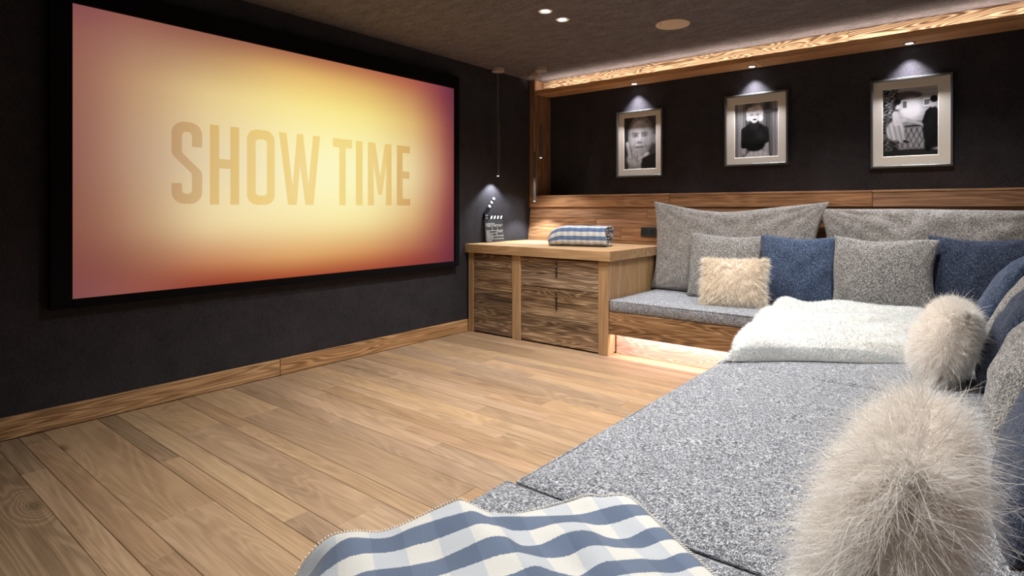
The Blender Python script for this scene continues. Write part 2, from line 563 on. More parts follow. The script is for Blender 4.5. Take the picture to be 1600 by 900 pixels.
for (za, zb), xs in zip(zip(zr, zr[1:]), lens):
    zc = (za + zb) / 2
    yc = 5.19 - (1.207 - zc) * math.tan(sl) + .014
    for x0, x1 in zip(xs, xs[1:]):
        link('board', box_me((x1 - x0 - .0015, .024, (za - zb) / math.cos(sl) - .0015), .003), M['panel_x'], t2, ((x0 + x1) / 2, yc + random.uniform(-.001, .001), zc), (-sl, 0, 0))
t3 = empty('trim_3'); tag(t3, kind='structure')                       # corner post and its reveal
box('post', M['panel_z'], (.003, 5.172, 1.337), (.083, YB - .002, CEIL - .002), t3, .003)
box('reveal_board', M['panel_z'], (.0835, 5.2, 1.337), (.092, 5.34, 2.455), t3, .002)
box('reveal_board', M['panel_z'], (.0835, 5.341, 1.337), (.112, YB - .002, 2.44), t3, .002)
t4 = empty('trim_4'); tag(t4, kind='structure')                       # header under the ceiling
for x0, x1 in ((.084, 2.42), (2.422, WR - .002)):
    box('lip_board', M['header_x'], (x0, 5.168, 2.452), (x1, 5.192, 2.497), t4, .003)
    box('soffit_board', M['header_x'], (x0, 5.1925, 2.453), (x1, YB - .002, 2.468), t4, .002)
for x0, x1 in ((.084, 1.3), (1.301, 3.1), (3.101, WR - .002)):
    box('cove_board', M['cove_x'], (x0, 5.31, 2.469), (x1, 5.33, CEIL - .001), t4, .003)

cove = empty('led_strip', (2.4, 5.23, 2.474))
tag(cove, 'glowing light strip lying in the wooden cove under the ceiling', 'light')
link('strip', box_me((4.5, .012, .006)), M['led_warm'], cove)
light('cove_light', 'AREA', cove, (0, -.005, .012), P_COVE, (1, .93, .86), (R(160), 0, 0), shape='RECTANGLE', size=4.5, size_y=.02)

# ------------------------------------------------------------------ projection screen
sy0, sy1, sz0, sz1 = .969, 3.945, .698, 2.33
scr = empty('projection_screen', (0, (sy0 + sy1) / 2, sz0))
tag(scr, 'large black framed projection screen glowing gold and reading SHOW TIME', 'screen')
ctl_s = [0, .1, .25, .45, .65, .82, .93, 1]
ctl_r = [0, .1, .24, .5, .74, .9, 1]
ctl = [
 [(134, 78, 80), (148, 92, 80), (150, 96, 78), (170, 108, 78), (180, 108, 76), (172, 92, 72), (140, 66, 72), (104, 48, 66)],
 [(146, 92, 82), (164, 118, 96), (188, 146, 104), (226, 184, 112), (222, 178, 106), (196, 138, 92), (152, 82, 74), (112, 52, 66)],
 [(150, 98, 84), (184, 144, 110), (226, 198, 140), (248, 228, 150), (246, 226, 142), (222, 184, 118), (176, 112, 86), (124, 60, 66)],
 [(146, 96, 84), (184, 148, 120), (228, 208, 168), (250, 240, 192), (249, 243, 190), (234, 212, 160), (190, 136, 106), (138, 68, 70)],
 [(140, 88, 74), (178, 136, 106), (234, 210, 160), (248, 230, 172), (246, 228, 164), (220, 180, 126), (172, 106, 86), (128, 60, 66)],
 [(132, 76, 70), (152, 96, 76), (196, 136, 96), (220, 166, 108), (214, 156, 100), (184, 116, 84), (146, 76, 70), (116, 52, 62)],
 [(130, 76, 76), (146, 82, 72), (150, 66, 48), (168, 78, 50), (166, 78, 54), (150, 64, 54), (130, 56, 58), (108, 48, 62)],
]
ctl = np.array([[lin(*c)[:3] for c in row] for row in ctl])


def sample_ctl(s, r):
    def sm(x, kn):
        i = np.clip(np.searchsorted(kn, x, side='right') - 1, 0, len(kn) - 2)
        kn = np.asarray(kn)
        return i, (x - kn[i]) / (kn[i + 1] - kn[i])

    def cr(p0, p1, p2, p3, t):
        return p1 + .5 * t * (p2 - p0 + t * (2 * p0 - 5 * p1 + 4 * p2 - p3 + t * (3 * (p1 - p2) + p3 - p0)))
    i, t = sm(s, ctl_s)
    j, q = sm(r, ctl_r)
    t = t[:, None]; q = q[:, None]

    def rowv(jj):
        jj = np.clip(jj, 0, len(ctl_r) - 1)
        g = lambda ii: ctl[jj, np.clip(ii, 0, len(ctl_s) - 1)]
        return cr(g(i - 1), g(i), g(i + 1), g(i + 2), t)
    return np.clip(cr(rowv(j - 1), rowv(j), rowv(j + 1), rowv(j + 2), q), 0, 1)


def set_print(me, rgb):
    at = me.attributes.new('print', 'FLOAT_COLOR', 'POINT')
    c = np.ones((len(rgb), 4), dtype=np.float32)
    c[:, :3] = rgb
    at.data.foreach_set('color', c.ravel())


nu, nv = 97, 55
U, Vv = np.meshgrid(np.linspace(0, 1, nu), np.linspace(0, 1, nv), indexing='ij')
V = np.stack([np.full(U.size, .04), (U.ravel() - .5) * (sy1 - sy0), Vv.ravel() * (sz1 - sz0)], 1)
me = mesh_np('picture', V, grid_faces(nu, nv))
set_print(me, sample_ctl(U.ravel(), 1 - Vv.ravel()))
surf = link('screen_surface', me, M['screen'], scr)
fo = ((.868, 4.0), (.648, 2.446))
oy = scr.location.y
for nm, lo, hi in (('frame_bar', (.002, fo[0][0], fo[1][0]), (.062, sy0, fo[1][1])), ('frame_bar', (.002, sy1, fo[1][0]), (.062, fo[0][1], fo[1][1])),
                   ('frame_bar', (.002, sy0 + .0005, fo[1][0]), (.062, sy1 - .0005, sz0)), ('frame_bar', (.002, sy0 + .0005, sz1), (.062, sy1 - .0005, fo[1][1]))):
    box(nm, M['black'], lo, hi, scr, .006, 2, off=scr.location)
box('backing_panel', M['black'], (.003, sy0 - .01, sz0 - .01), (.036, sy1 + .01, sz1 + .01), scr, 0, off=scr.location)


# letters, traced on the screen plane: outline in (y, z)
def arc(cx, cy, r, a0, a1, n=6):
    return [(cx + r * math.cos(R(a0 + (a1 - a0) * k / n)), cy + r * math.sin(R(a0 + (a1 - a0) * k / n))) for k in range(n + 1)]


zb, zt = 1.222, 1.742
def letter(poly, holes=(), tint=(.82, .70, .58)):
    me = prism_me([(y, z) for y, z in poly], .0012, holes)
    co = np.array([v.co for v in me.vertices])
    W = np.stack([.0405 + co[:, 2], co[:, 0] - oy, co[:, 1] - sz0], 1)
    me.vertices.foreach_set('co', W.astype(np.float32).ravel())
    rgb = sample_ctl((co[:, 0] - sy0) / (sy1 - sy0), 1 - (co[:, 1] - sz0) / (sz1 - sz0))
    set_print(me, rgb * np.array(tint))
    me.update()
    return link('letter', me, M['screen'], surf)


r1, r0 = .075, .025
S = (arc(1.583, zt - r1, r1, 0, 90) + arc(1.551, zt - r1, r1, 90, 180) + arc(1.526, 1.555, .05, 180, 235, 3)
     + arc(1.566, 1.405, .03, 45, 0, 3) + arc(1.571, 1.315, r0, 0, -90, 4) + arc(1.561, 1.315, r0, -90, -180, 4) + [(1.536, 1.355), (1.476, 1.355)]
     + arc(1.551, zb + r1 + .004, r1, 180, 270) + arc(1.583, zb + r1 + .004, r1, 270, 360) + arc(1.608, 1.41, .05, 0, 55, 3)
     + arc(1.566, 1.56, .03, 225, 180, 3) + arc(1.561, 1.655, r0, 180, 90, 4) + arc(1.571, 1.655, r0, 90, 0, 4) + [(1.596, 1.588), (1.658, 1.588)])
letter(S)
letter([(1.706, zb), (1.765, zb), (1.765, 1.46), (1.838, 1.46), (1.838, zb), (1.897, zb), (1.897, zt), (1.838, zt), (1.838, 1.522), (1.765, 1.522), (1.765, zt), (1.706, zt)], tint=(.88, .74, .5))
letter(arc(2.081, zt - .07, .07, 0, 90) + arc(2.021, zt - .07, .07, 90, 180) + arc(2.021, zb + .07, .07, 180, 270) + arc(2.081, zb + .07, .07, 270, 360),
       [arc(2.069, 1.653, .024, 0, 90, 4) + arc(2.036, 1.653, .024, 90, 180, 4) + arc(2.036, 1.31, .024, 180, 270, 4) + arc(2.069, 1.31, .024, 270, 360, 4)], tint=(.92, .78, .52))
letter([(2.183, zt), (2.24, zt), (2.288, 1.36), (2.323, zt), (2.372, zt), (2.416, 1.37), (2.455, zt), (2.513, zt), (2.458, zb), (2.391, zb), (2.348, 1.51), (2.321, zb), (2.253, zb)], tint=(.92, .78, .55))
letter([(2.683, zb), (2.741, zb), (2.741, 1.672), (2.8, 1.672), (2.8, zt - .002), (2.625, zt - .002), (2.625, 1.672), (2.683, 1.672)], tint=(.92, .79, .55))
letter([(2.837, zb), (2.901, zb), (2.901, zt - .004), (2.837, zt - .004)], tint=(.92, .78, .55))
letter([(2.954, zb), (3.014, zb), (3.010, 1.56), (3.058, 1.311), (3.098, 1.311), (3.141, 1.56), (3.137, zb), (3.197, zb), (3.197, zt - .004), (3.127, zt - .004), (3.079, 1.46), (3.027, zt - .004), (2.954, zt - .004)], tint=(.92, .76, .55))
letter([(3.256, zb), (3.405, zb), (3.405, 1.28), (3.319, 1.28), (3.319, 1.454), (3.395, 1.454), (3.395, 1.516), (3.319, 1.516), (3.319, 1.676), (3.4, 1.676), (3.4, zt - .005), (3.256, zt - .005)], tint=(.84, .68, .5))


# ------------------------------------------------------------------ framed photographs
def pic_canvas(nx, ny, w_, h_):
    u, v = np.meshgrid(np.linspace(0, 1, nx), np.linspace(0, 1, ny), indexing='ij')
    return u.ravel(), v.ravel()


def sstep(d, soft): return np.clip(.5 - d / (2 * soft), 0, 1)
def ell(u, v, cx, cy, rx, ry, soft=.06, rot=0):
    a = R(rot)
    x = (u - cx) * math.cos(a) + (v - cy) * math.sin(a)
    y = -(u - cx) * math.sin(a) + (v - cy) * math.cos(a)
    return sstep((np.sqrt((x / rx) ** 2 + (y / ry) ** 2) - 1) * min(rx, ry), soft * min(1, min(rx, ry) * 6) * .25)
def cap(u, v, p, q, r, soft=.008, r2=None, asp=1.4):
    p = np.array(p) * (1, asp); q = np.array(q) * (1, asp)
    d = q - p
    vx, vy = u - p[0], v * asp - p[1]
    t = np.clip((vx * d[0] + vy * d[1]) / (d @ d + 1e-9), 0, 1)
    rr = r + ((r2 if r2 is not None else r) - r) * t
    return sstep(np.hypot(vx - t * d[0], vy - t * d[1]) - rr, soft)
def over(img, a, val): return img * (1 - a) + val * a
def vnoise(u, v, f, seed):
    rg = np.random.default_rng(seed)
    out = np.zeros_like(u)
    for k in range(14):
        a, b, c = rg.normal(0, f), rg.normal(0, f), rg.uniform(0, 6.28)
        out += np.sin(u * a + v * b + c)
    return out / 14 * 2


def photo_man(u, v):
    """an old man resting his chin in his hand"""
    g = .16 + .10 * u + .03 * vnoise(u, v, 8, 1)
    g = over(g, ell(u, v, .95, .1, .5, .32), .1)                                # coat
    g = over(g, cap(u, v, (.7, .3), (1.0, .38), .1), .2)
    g = over(g, ell(u, v, .52, .66, .40, .36), .42 + .1 * vnoise(u, v, 60, 2))      # grey hair
    g = over(g, ell(u, v, .93, .56, .07, .09), .45)                              # ear
    skin = .52 + .28 * (1 - np.abs(u - .42) / .4) + .06 * vnoise(u, v, 25, 3) - .1 * (v < .45)
    g = over(g, ell(u, v, .51, .58, .36, .35, .12), skin)
    for k, y in enumerate((.80, .835, .865)):
        g = over(g, cap(u, v, (.35, y), (.68, y + .012 * (k - 1)), .004, .012) * .5, .38)
    for x, q in ((.36, 1), (.65, -1)):
        g = over(g, ell(u, v, x, .655, .11, .045, .3) * .55, .3)
        g = over(g, cap(u, v, (x - .1, .69 + .004 * q), (x + .09, .69 - .004 * q), .012, .012), .34)
        g = over(g, ell(u, v, x, .647, .05, .014, .1), .2)
        g = over(g, ell(u, v, x - .012, .652, .014, .006, .1), .7)
        g = over(g, cap(u, v, (x - .06, .618), (x + .06, .617), .005, .012) * .7, .36)
    g = over(g, cap(u, v, (.47, .70), (.47, .60), .004) * .6, .25)
    g = over(g, cap(u, v, (.55, .70), (.56, .62), .004) * .6, .3)
    g = over(g, cap(u, v, (.5, .66), (.49, .54), .03, .03), .82)
    g = over(g, ell(u, v, .49, .515, .085, .03, .2), .6)
    g = over(g, cap(u, v, (.42, .5), (.57, .5), .009, .01) * .8, .15)
    g = over(g, cap(u, v, (.36, .52), (.3, .42), .008, .02) * .6, .3)
    g = over(g, cap(u, v, (.63, .52), (.68, .41), .008, .02) * .6, .3)
    g = over(g, cap(u, v, (.37, .418), (.6, .42), .012, .012), .2)
    g = over(g, ell(u, v, .48, .395, .1, .016, .2) * .6, .58)
    hand = .62 + .12 * vnoise(u, v, 22, 5)
    g = over(g, cap(u, v, (.34, -.05), (.34, .15), .2, .03), hand * .8)
    g = over(g, ell(u, v, .33, .2, .24, .15, .1), hand)
    for p, q, r in (((.2, .24), (.11, .5), .05), ((.45, .2), (.74, .29), .045)):
        g = over(g, cap(u, v, p, q, r * 1.3, .025) * .6, .34)
        g = over(g, cap(u, v, p, q, r, .014), hand + .08)
    for k in range(3):
        g = over(g, ell(u, v, .3 + k * .085, .31 - k * .02, .05, .04, .1), hand + .06)
        g = over(g, cap(u, v, (.255 + k * .085, .33 - k * .02), (.26 + k * .085, .22), .006, .014) * .6, .36)
    return g


def photo_woman(u, v):
    """a woman with light curls and a dark roll-neck before a plank fence"""
    pl = np.floor(u * 15)
    g = .42 + .13 * np.sin(pl * 7.3) + .05 * vnoise(u * 8, v, 9, 4) - .15 * (np.abs(u * 15 - pl - .5) > .44)
    g = over(g, cap(u, v, (.68, .83), (1.0, .83), .035, .006), .3)
    g = over(g, cap(u, v, (.68, .80), (1.0, .80), .004, .006), .05)
    for x0, x1, y1 in ((.2, .22, .1), (.7, .74, .02)):
        g = over(g, cap(u, v, (x0, .5), (x1, y1), .07, .01, .05), .62)
    skirt = .74 - .1 * (np.sin(u * 60) > .8)
    g = over(g, ell(u, v, .52, -.06, .3, .2), skirt)
    dk = .10 + .05 * vnoise(u, v, 14, 6)
    g = over(g, ell(u, v, .46, .42, .29, .22, .06), dk)
    g = over(g, ell(u, v, .47, .26, .24, .15, .06), dk)
    g = over(g, cap(u, v, (.24, .5), (.22, .22), .085, .01, .07), dk * .9)
    g = over(g, cap(u, v, (.7, .5), (.72, .3), .08, .01, .07), dk * .9)
    for k in range(4):
        g = over(g, cap(u, v, (.3 + .06 * k, .34 - .03 * k), (.62, .38 - .04 * k), .006, .02) * .5, .24)
    g = over(g, cap(u, v, (.46, .57), (.46, .62), .11, .01), .13)
    hair = .78 + .16 * vnoise(u, v, 32, 8)
    for cx, cy, rx, ry in ((.44, .855, .15, .075), (.34, .8, .07, .085), (.585, .8, .075, .09), (.33, .72, .06, .055), (.6, .71, .062, .06), (.54, .88, .1, .055)):
        g = over(g, ell(u, v, cx, cy, rx, ry, .12), hair)
    g = over(g, ell(u, v, .46, .75, .108, .122, .08), .84 - .12 * (u > .53))
    g = over(g, ell(u, v, .42, .862, .10, .03, .2), hair)
    for x in (.41, .53):
        g = over(g, cap(u, v, (x - .035, .772), (x + .035, .776), .009, .006), .2)
        g = over(g, cap(u, v, (x - .035, .795), (x + .035, .799), .005, .006), .35)
    g = over(g, cap(u, v, (.475, .75), (.48, .72), .006, .012) * .6, .5)
    g = over(g, ell(u, v, .47, .69, .045, .014, .1), .15)
    return g


def photo_couple(u, v):
    """two people talking over a garden fence before a house"""
    g = .5 + .06 * vnoise(u, v, 20, 3)
    wall = .62 + .12 * (np.abs((v * 16) % 1 - .5) > .42) * -1
    g = over(g, ((v > .5) & (u > .3)) * 1.0, wall)
    g = over(g, ell(u, v, .42, .88, .3, .06), .3)
    g = over(g, ell(u, v, .52, .68, .2, .16, .2), .86)
    for x0, x1, y0, y1 in ((.36, .46, .68, .82), (.74, .88, .7, .82)):
        g = over(g, ((u > x0) & (u < x1) & (v > y0) & (v < y1)) * 1.0, .82)
        g = over(g, ((u > x0 + .02) & (u < x1 - .02) & (v > y0 + .02) & (v < y1 - .02)) * 1.0, .35)
    leaf = np.clip(.32 + .42 * vnoise(u, v, 85, 9), 0, .9)
    g = over(g, ell(u, v, .08, .8, .22, .3, .2), leaf)
    g = over(g, ell(u, v, .1, .2, .24, .36, .2), leaf * .7)
    g = over(g, ((v < .42) & (u > .3)) * .8, .56 + .06 * vnoise(u, v, 30, 12))
    for k in range(7):
        x = .2 + k * .1
        g = over(g, cap(u, v, (x, .06), (x + .26, .42), .0055, .005), .08)
        g = over(g, cap(u, v, (x + .22, .06), (x, .42), .0055, .005), .1)
    g = over(g, cap(u, v, (.36, .43), (.76, .44), .018, .006), .15)
    g = over(g, ell(u, v, .5, .04, .6, .06), .14)
    dress = .72 + .1 * np.sin(u * 70 + v * 20)
    g = over(g, ell(u, v, .24, .38, .17, .15, .08), dress)
    g = over(g, cap(u, v, (.28, .42), (.36, .24), .07, .01, .06), dress * .92)
    g = over(g, cap(u, v, (.26, .5), (.24, .63), .07, .01, .055), .8)
    g = over(g, cap(u, v, (.3, .52), (.46, .53), .045, .008, .03), .74)
    g = over(g, cap(u, v, (.46, .53), (.74, .44), .03, .008, .022), .66)
    g = over(g, cap(u, v, (.25, .64), (.3, .53), .028, .008), .78)
    g = over(g, ell(u, v, .285, .755, .055, .065, .06), .82)
    g = over(g, ell(u, v, .275, .80, .065, .045, .08), .1)
    g = over(g, cap(u, v, (.25, .78), (.24, .74), .016, .008), .1)
    g = over(g, cap(u, v, (.40, .22), (.46, .205), .022, .006), .06)
    suit = .085 + .03 * vnoise(u, v, 14, 2)
    g = over(g, ell(u, v, .9, .36, .17, .26, .05), suit)
    g = over(g, cap(u, v, (.9, .62), (.93, .2), .1, .01, .12), suit)
    g = over(g, cap(u, v, (.82, .62), (.76, .48), .045, .008), suit * .8)
    g = over(g, cap(u, v, (.82, .1), (.82, .3), .06, .01), suit)
    g = over(g, ell(u, v, .9, .75, .055, .07, .05), .7)
    g = over(g, cap(u, v, (.85, .74), (.84, .73), .012, .008), .66)
    g = over(g, ell(u, v, .925, .80, .07, .05, .06), .07)
    return g


def framed(lo, hi, open_lo, open_hi, painter, label, res=(72, 104)):
    x0, z0 = lo; x1, z1 = hi
    t = empty('framed_photograph', ((x0 + x1) / 2, YB - .001, z0))
    tag(t, label, 'picture', 'framed photographs on the back wall')
    L = t.location
    fw = .016
    for a, b in (((x0, z0), (x0 + fw, z1)), ((x1 - fw, z0), (x1, z1)), ((x0 + fw, z0), (x1 - fw, z0 + fw)), ((x0 + fw, z1 - fw), (x1 - fw, z1))):
        box('frame_bar', M['steel'], (a[0] + .0002, YB - .045, a[1]), (b[0] - .0002, YB - .002, b[1]), t, .002, off=L)
    # mat board with its opening, bevelled edge
    cy = YB - .02
    o_, i_ = [(x0 + fw, z0 + fw), (x1 - fw, z0 + fw), (x1 - fw, z1 - fw), (x0 + fw, z1 - fw)], [(open_lo[0], open_lo[1]), (open_hi[0], open_lo[1]), (open_hi[0], open_hi[1]), (open_lo[0], open_hi[1])]
    e = .004
    i2 = [(open_lo[0] + e, open_lo[1] + e), (open_hi[0] - e, open_lo[1] + e), (open_hi[0] - e, open_hi[1] - e), (open_lo[0] + e, open_hi[1] - e)]
    vs = [(x - L.x, cy - L.y, z - L.z) for x, z in o_ + i_] + [(x - L.x, cy + .004 - L.y, z - L.z) for x, z in i2]
    fs = [(k, (k + 1) % 4, 4 + (k + 1) % 4, 4 + k) for k in range(4)] + [(4 + k, 4 + (k + 1) % 4, 8 + (k + 1) % 4, 8 + k) for k in range(4)]
    link('mat_board', me_from('mat', vs, fs), M['mat'], t)
    nx, ny = res
    u, v = pic_canvas(nx, ny, 1, 1)
    P = np.stack([open_lo[0] + u * (open_hi[0] - open_lo[0]) - L.x, np.full(u.size, cy + .005 - L.y), open_lo[1] + v * (open_hi[1] - open_lo[1]) - L.z], 1)
    me = mesh_np('print', P, grid_faces(nx, ny))
    g = np.clip(painter(u, v), .01, .9) ** 2.0
    set_print(me, np.stack([g, g * .97, g * .98], 1))
    link('photo_print', me, M['photo'], t)
    box('backing', M['black'], (x0 + .004, YB - .0125, z0 + .004), (x1 - .004, YB - .004, z1 - .004), t, 0, off=L)


framed((.972, 1.517), (1.48, 2.188), (1.048, 1.594), (1.405, 2.128), photo_man, 'small framed black and white portrait of an elderly man, hand on chin')
framed((2.088, 1.58), (2.63, 2.222), (2.172, 1.652), (2.548, 2.142), photo_woman, 'framed black and white photograph of a woman with light curls and dark sweater')
framed((3.24, 1.513), (3.765, 2.205), (3.318, 1.6), (3.676, 2.13), photo_couple, 'framed black and white photograph of two people talking at a garden fence')

# ------------------------------------------------------------------ lamps
for k, (x, nm) in enumerate(((1.2, 'elderly man portrait'), (2.345, 'woman photograph'), (3.5, 'photograph of two people'))):
    s = empty('picture_light', (x, 5.345, 2.4525))
    tag(s, 'small round recessed spotlight in wooden header above the ' + nm, 'light', 'recessed spots above the pictures')
    link('trim_ring', lathe_me([(.026, 0), (.038, 0), (.039, -.003), (.034, -.006), (.027, -.005), (.026, 0)], 28, False), M['steel'], s, smooth=True)
    link('lens', lathe_me([(.0265, -.001), (.0265, -.0035), (.02, -.0045)], 24), M['lamp'], s, smooth=True)
    light('picture_spot', 'SPOT', s, (0, 0, -.012), P_PIC, (.93, .92, 1), (0, 0, 0), spot_size=R(84), spot_blend=1.0, shadow_soft_size=.012)


def downlight(x, y, label, power=P_DOWN, aim=None, size=128):
    s = empty('ceiling_spotlight', (x, y, CEIL))
    tag(s, label, 'light', 'recessed ceiling spotlights')
    link('trim_ring', lathe_me([(.036, 0), (.052, 0), (.053, -.003), (.047, -.007), (.04, -.006), (.039, 0)], 32, False), M['white'], s, smooth=True)
    link('reflector', lathe_me([(.0395, -.0055), (.038, -.0012), (.0275, -.0008)], 28, False), M['white'], s, smooth=True)
    link('lens', lathe_me([(.027, -.0008), (.026, -.003), (.02, -.0045)], 24), M['lamp'], s, smooth=True)
    rot = (0, 0, 0)
    if aim:
        d = Vector(aim) - Vector((x, y, CEIL))
        rot = d.to_track_quat('-Z', 'Y').to_euler()
    light('spot_light', 'SPOT', s, (0, 0, -.016), power, C_DOWN, rot, spot_size=R(size), spot_blend=1.0, shadow_soft_size=.03)


downlight(1.487, 3.416, 'left of the two round white ceiling spotlights, nearer the screen')
downlight(1.479, 3.649, 'right of the two round white ceiling spotlights, nearer the cabinet')
downlight(2.1, 2.1, 'unseen ceiling spotlight added over the middle of the plank floor', P_DOWN * 1.5)  # this and the following spotlights are unseen, added to light the room
downlight(3.0, 2.3, 'unseen ceiling spotlight added over the middle of the long chaise', P_DOWN * 1.2)  # unseen fill lamp, added for the seat cushions
downlight(3.62, .8, 'unseen ceiling spotlight added over the near end of the chaise', P_DOWN * 1.15)  # added out of view to brighten the big shaggy cushion
downlight(3.62, 4.25, 'unseen ceiling spotlight added over the white fur throw', P_DOWN * .75)  # added out of view to brighten the sofa corner
downlight(2.78, 3.95, 'unseen ceiling spotlight added over the bench before the grey cushions', P_DOWN * 1.0)  # added out of view because the back of the room came out dark

sp = link('ceiling_speaker', lathe_me([(.0, 0), (.128, 0), (.13, -.004), (.127, -.009), (.118, -.011), (.001, -.012)], 48), M['taupe'], None, (2.078, 4.272, CEIL), smooth=True)
tag(sp, 'flat round taupe speaker cover on the dark ceiling', 'speaker')
link('badge', box_me((.012, .006, .002), .0005), M['rust'], sp, (-.06, -.09, -.0122), (0, 0, R(20)))


def pendant(x, y, za, zb_, label):
    s = empty('pendant_lamp', (x, y, CEIL))
    tag(s, label, 'lamp', 'slim tube pendants over the cabinet')
    link('canopy', lathe_me([(.001, 0), (.062, 0), (.063, -.002), (.063, -.034), (.061, -.036), (.001, -.036)], 36), M['canopy'], s, smooth=False)
    bm = bmesh.new(); bm_tube(bm, [(0, 0, -.036), (0, 0, za - CEIL)], .0017, 6)
    link('cord', me_bm('cord', bm), M['cord'], s)
    r = .0145
    link('tube', lathe_me([(.003, za - CEIL + .004), (r - .002, za - CEIL + .003), (r, za - CEIL), (r, zb_ - CEIL + .012), (r, zb_ - CEIL), (r - .003, zb_ - CEIL), (r - .003, zb_ - CEIL + .004)], 20), M['tube'], s)
    link('lens', lathe_me([(r - .0032, zb_ - CEIL + .003), (r - .0032, zb_ - CEIL - .002), (.004, zb_ - CEIL - .005)], 16), M['tip'], s, smooth=True)
    light('pendant_light', 'SPOT', s, (0, 0, zb_ - CEIL - .012), P_PEND, (.86, .93, 1), (0, 0, 0), spot_size=R(110), spot_blend=.5, shadow_soft_size=.012)


pendant(.096, 4.523, 2.075, 1.527, 'slim dark tube pendant hanging above the clapperboard, nearest the screen')
pendant(.451, 4.776, 2.038, 1.71, 'short dark tube pendant hanging highest in front of the niche post')
pendant(.248, 4.938, 1.79, 1.273, 'slim dark tube pendant hanging lowest before the corner post')

# ------------------------------------------------------------------ cabinet
cab = empty('wooden_cabinet', (.78, 4.64, 0))
tag(cab, 'reclaimed wood cabinet with one door and two drawers in the corner', 'cabinet')
CO = cab.location
def cb(name, mat, lo, hi, parent=None, bevel=.0025, off=None):
    return box(name, mat, lo, hi, parent or cab, bevel, 1, off or CO)
ytop = [4.135, 4.46, 4.78, 5.118]
for a, b in zip(ytop, ytop[1:]):
    cb('top_board', M['post_x'], (.222, a + .0007, .767), (1.605, b - .0007, .85))
cb('top_board', M['post_y'], (.003, 4.135, .767), (.221, 5.118, .85))
cb('post', M['post_z'], (.028, 4.157, .001), (.09, 4.22, .766))
cb('post', M['post_z'], (.575, 4.157, .001), (.672, 4.22, .766))
cb('post', M['post_z'], (1.486, 4.157, .001), (1.577, 4.252, .766))
cb('side_panel', M['post_z'], (.004, 4.2, .02), (.03, 5.08, .766))
for a, b in ((4.253, 4.45), (4.451, 4.67), (4.671, 4.88), (4.881, 5.08)):
    cb('side_board', M['post_z'], (1.545, a, .01), (1.568, b, .766))
cb('carcass', M['rust'], (.09, 4.22, .01), (1.54, 5.07, .76), bevel=0)


def front(name, x0, x1, zs, handle):
    """door or drawer front made of horizontal boards; the middle board carries the others"""
    f = cb(name, M['old_x'], (x0 + .003, 4.176, zs[0] + .002), (x1 - .003, 4.198, zs[-1] - .002), bevel=.001)
    fo_ = CO + f.location
    for a, b in zip(zs, zs[1:]):
        box('board', M['old_x'], (x0 + .003, 4.166, a + .0012), (x1 - .003, 4.1755, b - .0012), f, .002, off=fo_)
    return f, fo_


def strap(parent, fo_, x, z1, z0):
    h = box('handle', M['rust'], (x - .008, 4.1585, z0), (x + .008, 4.1655, z1 - .012), parent, .002, off=fo_)
    bm = bmesh.new()
    bm_tube(bm, [(x - fo_.x + .012 * math.cos(a), 4.158 - fo_.y, z1 - .022 - fo_.z + .03 * math.sin(a)) for a in [k * math.pi / 8 for k in range(17)]], .0035, 6, False)
    link('handle', me_bm('loop', bm), M['brass'], parent, smooth=True)


f, fo_ = front('door', .09, .575, [.012, .13, .27, .42, .53, .64, .757], None)
bm = bmesh.new()
bm_tube(bm, [(.521 - fo_.x + .013 * math.cos(a), 4.158 - fo_.y, .715 - fo_.z + .034 * math.sin(a)) for a in [R(-140) + k * R(280) / 14 for k in range(15)]], .0035, 6, True)
link('handle', me_bm('loop', bm), M['brass'], f, smooth=True)
f, fo_ = front('drawer', .672, 1.486, [.5, .63, .757], None)
strap(f, fo_, 1.066, .742, .6)
f, fo_ = front('drawer', .672, 1.486, [.012, .12, .25, .38, .496], None)
strap(f, fo_, 1.066, .482, .318)

# ------------------------------------------------------------------ built-in sofa base
SX, SY, SZ = 2.985, 4.172, .36
sofa = empty('sofa_base', (3.6, 3.0, 0))
tag(sofa, 'built-in L-shaped wooden sofa base with a lit recess under the bench', 'sofa')
SO = sofa.location
def sb(name, mat, lo, hi, bevel=.003): return box(name, mat, lo, hi, sofa, bevel, 1, SO)
sb('front_board', M['bench_x'], (1.579, SY, .177), (SX + .02, SY + .028, SZ))
sb('plinth_board', M['plinth_x'], (1.579, 4.288, .001), (SX + .1, 4.31, .33))
sb('underside_board', M['bench_x'], (1.579, SY + .029, .31), (SX + .1, 4.287, .328))
sb('front_board', M['bench_y'], (SX, -.75, .177), (SX + .028, SY - .001, SZ))
sb('plinth_board', M['bench_y'], (SX + .12, -.75, .001), (SX + .142, 4.287, .33))
sb('deck_panel', M['bench_x'], (1.579, SY + .03, .331), (SX + .02, 5.05, SZ - .001))
sb('deck_panel', M['bench_y'], (SX + .03, -.75, .331), (4.52, 5.05, SZ - .001))
st = sb('light_strip', M['led_peach'], (1.6, SY + .06, .301), (SX + .08, SY + .075, .309), 0)
light('plinth_light', 'AREA', st, (0, 0, -.008), P_PLINTH, (1, .79, .80), (R(12), 0, 0), shape='RECTANGLE', size=1.4, size_y=.02)
t5 = empty('trim_5'); tag(t5, kind='structure')                       # boarded backrest of the long side
for k in range(8):
    z0 = SZ + .002 + k * .106
    for a, b in ((-.75, 1.4), (1.401, 3.2), (3.201, 5.05)):
        box('board', M['panel_y'], (4.53, a, z0), (4.552, b, z0 + .1045), t5, .003)
box('ledge_board', M['panel_y'], (4.525, -.75, 1.209), (WR - .002, 5.16, 1.235), t5, .003)


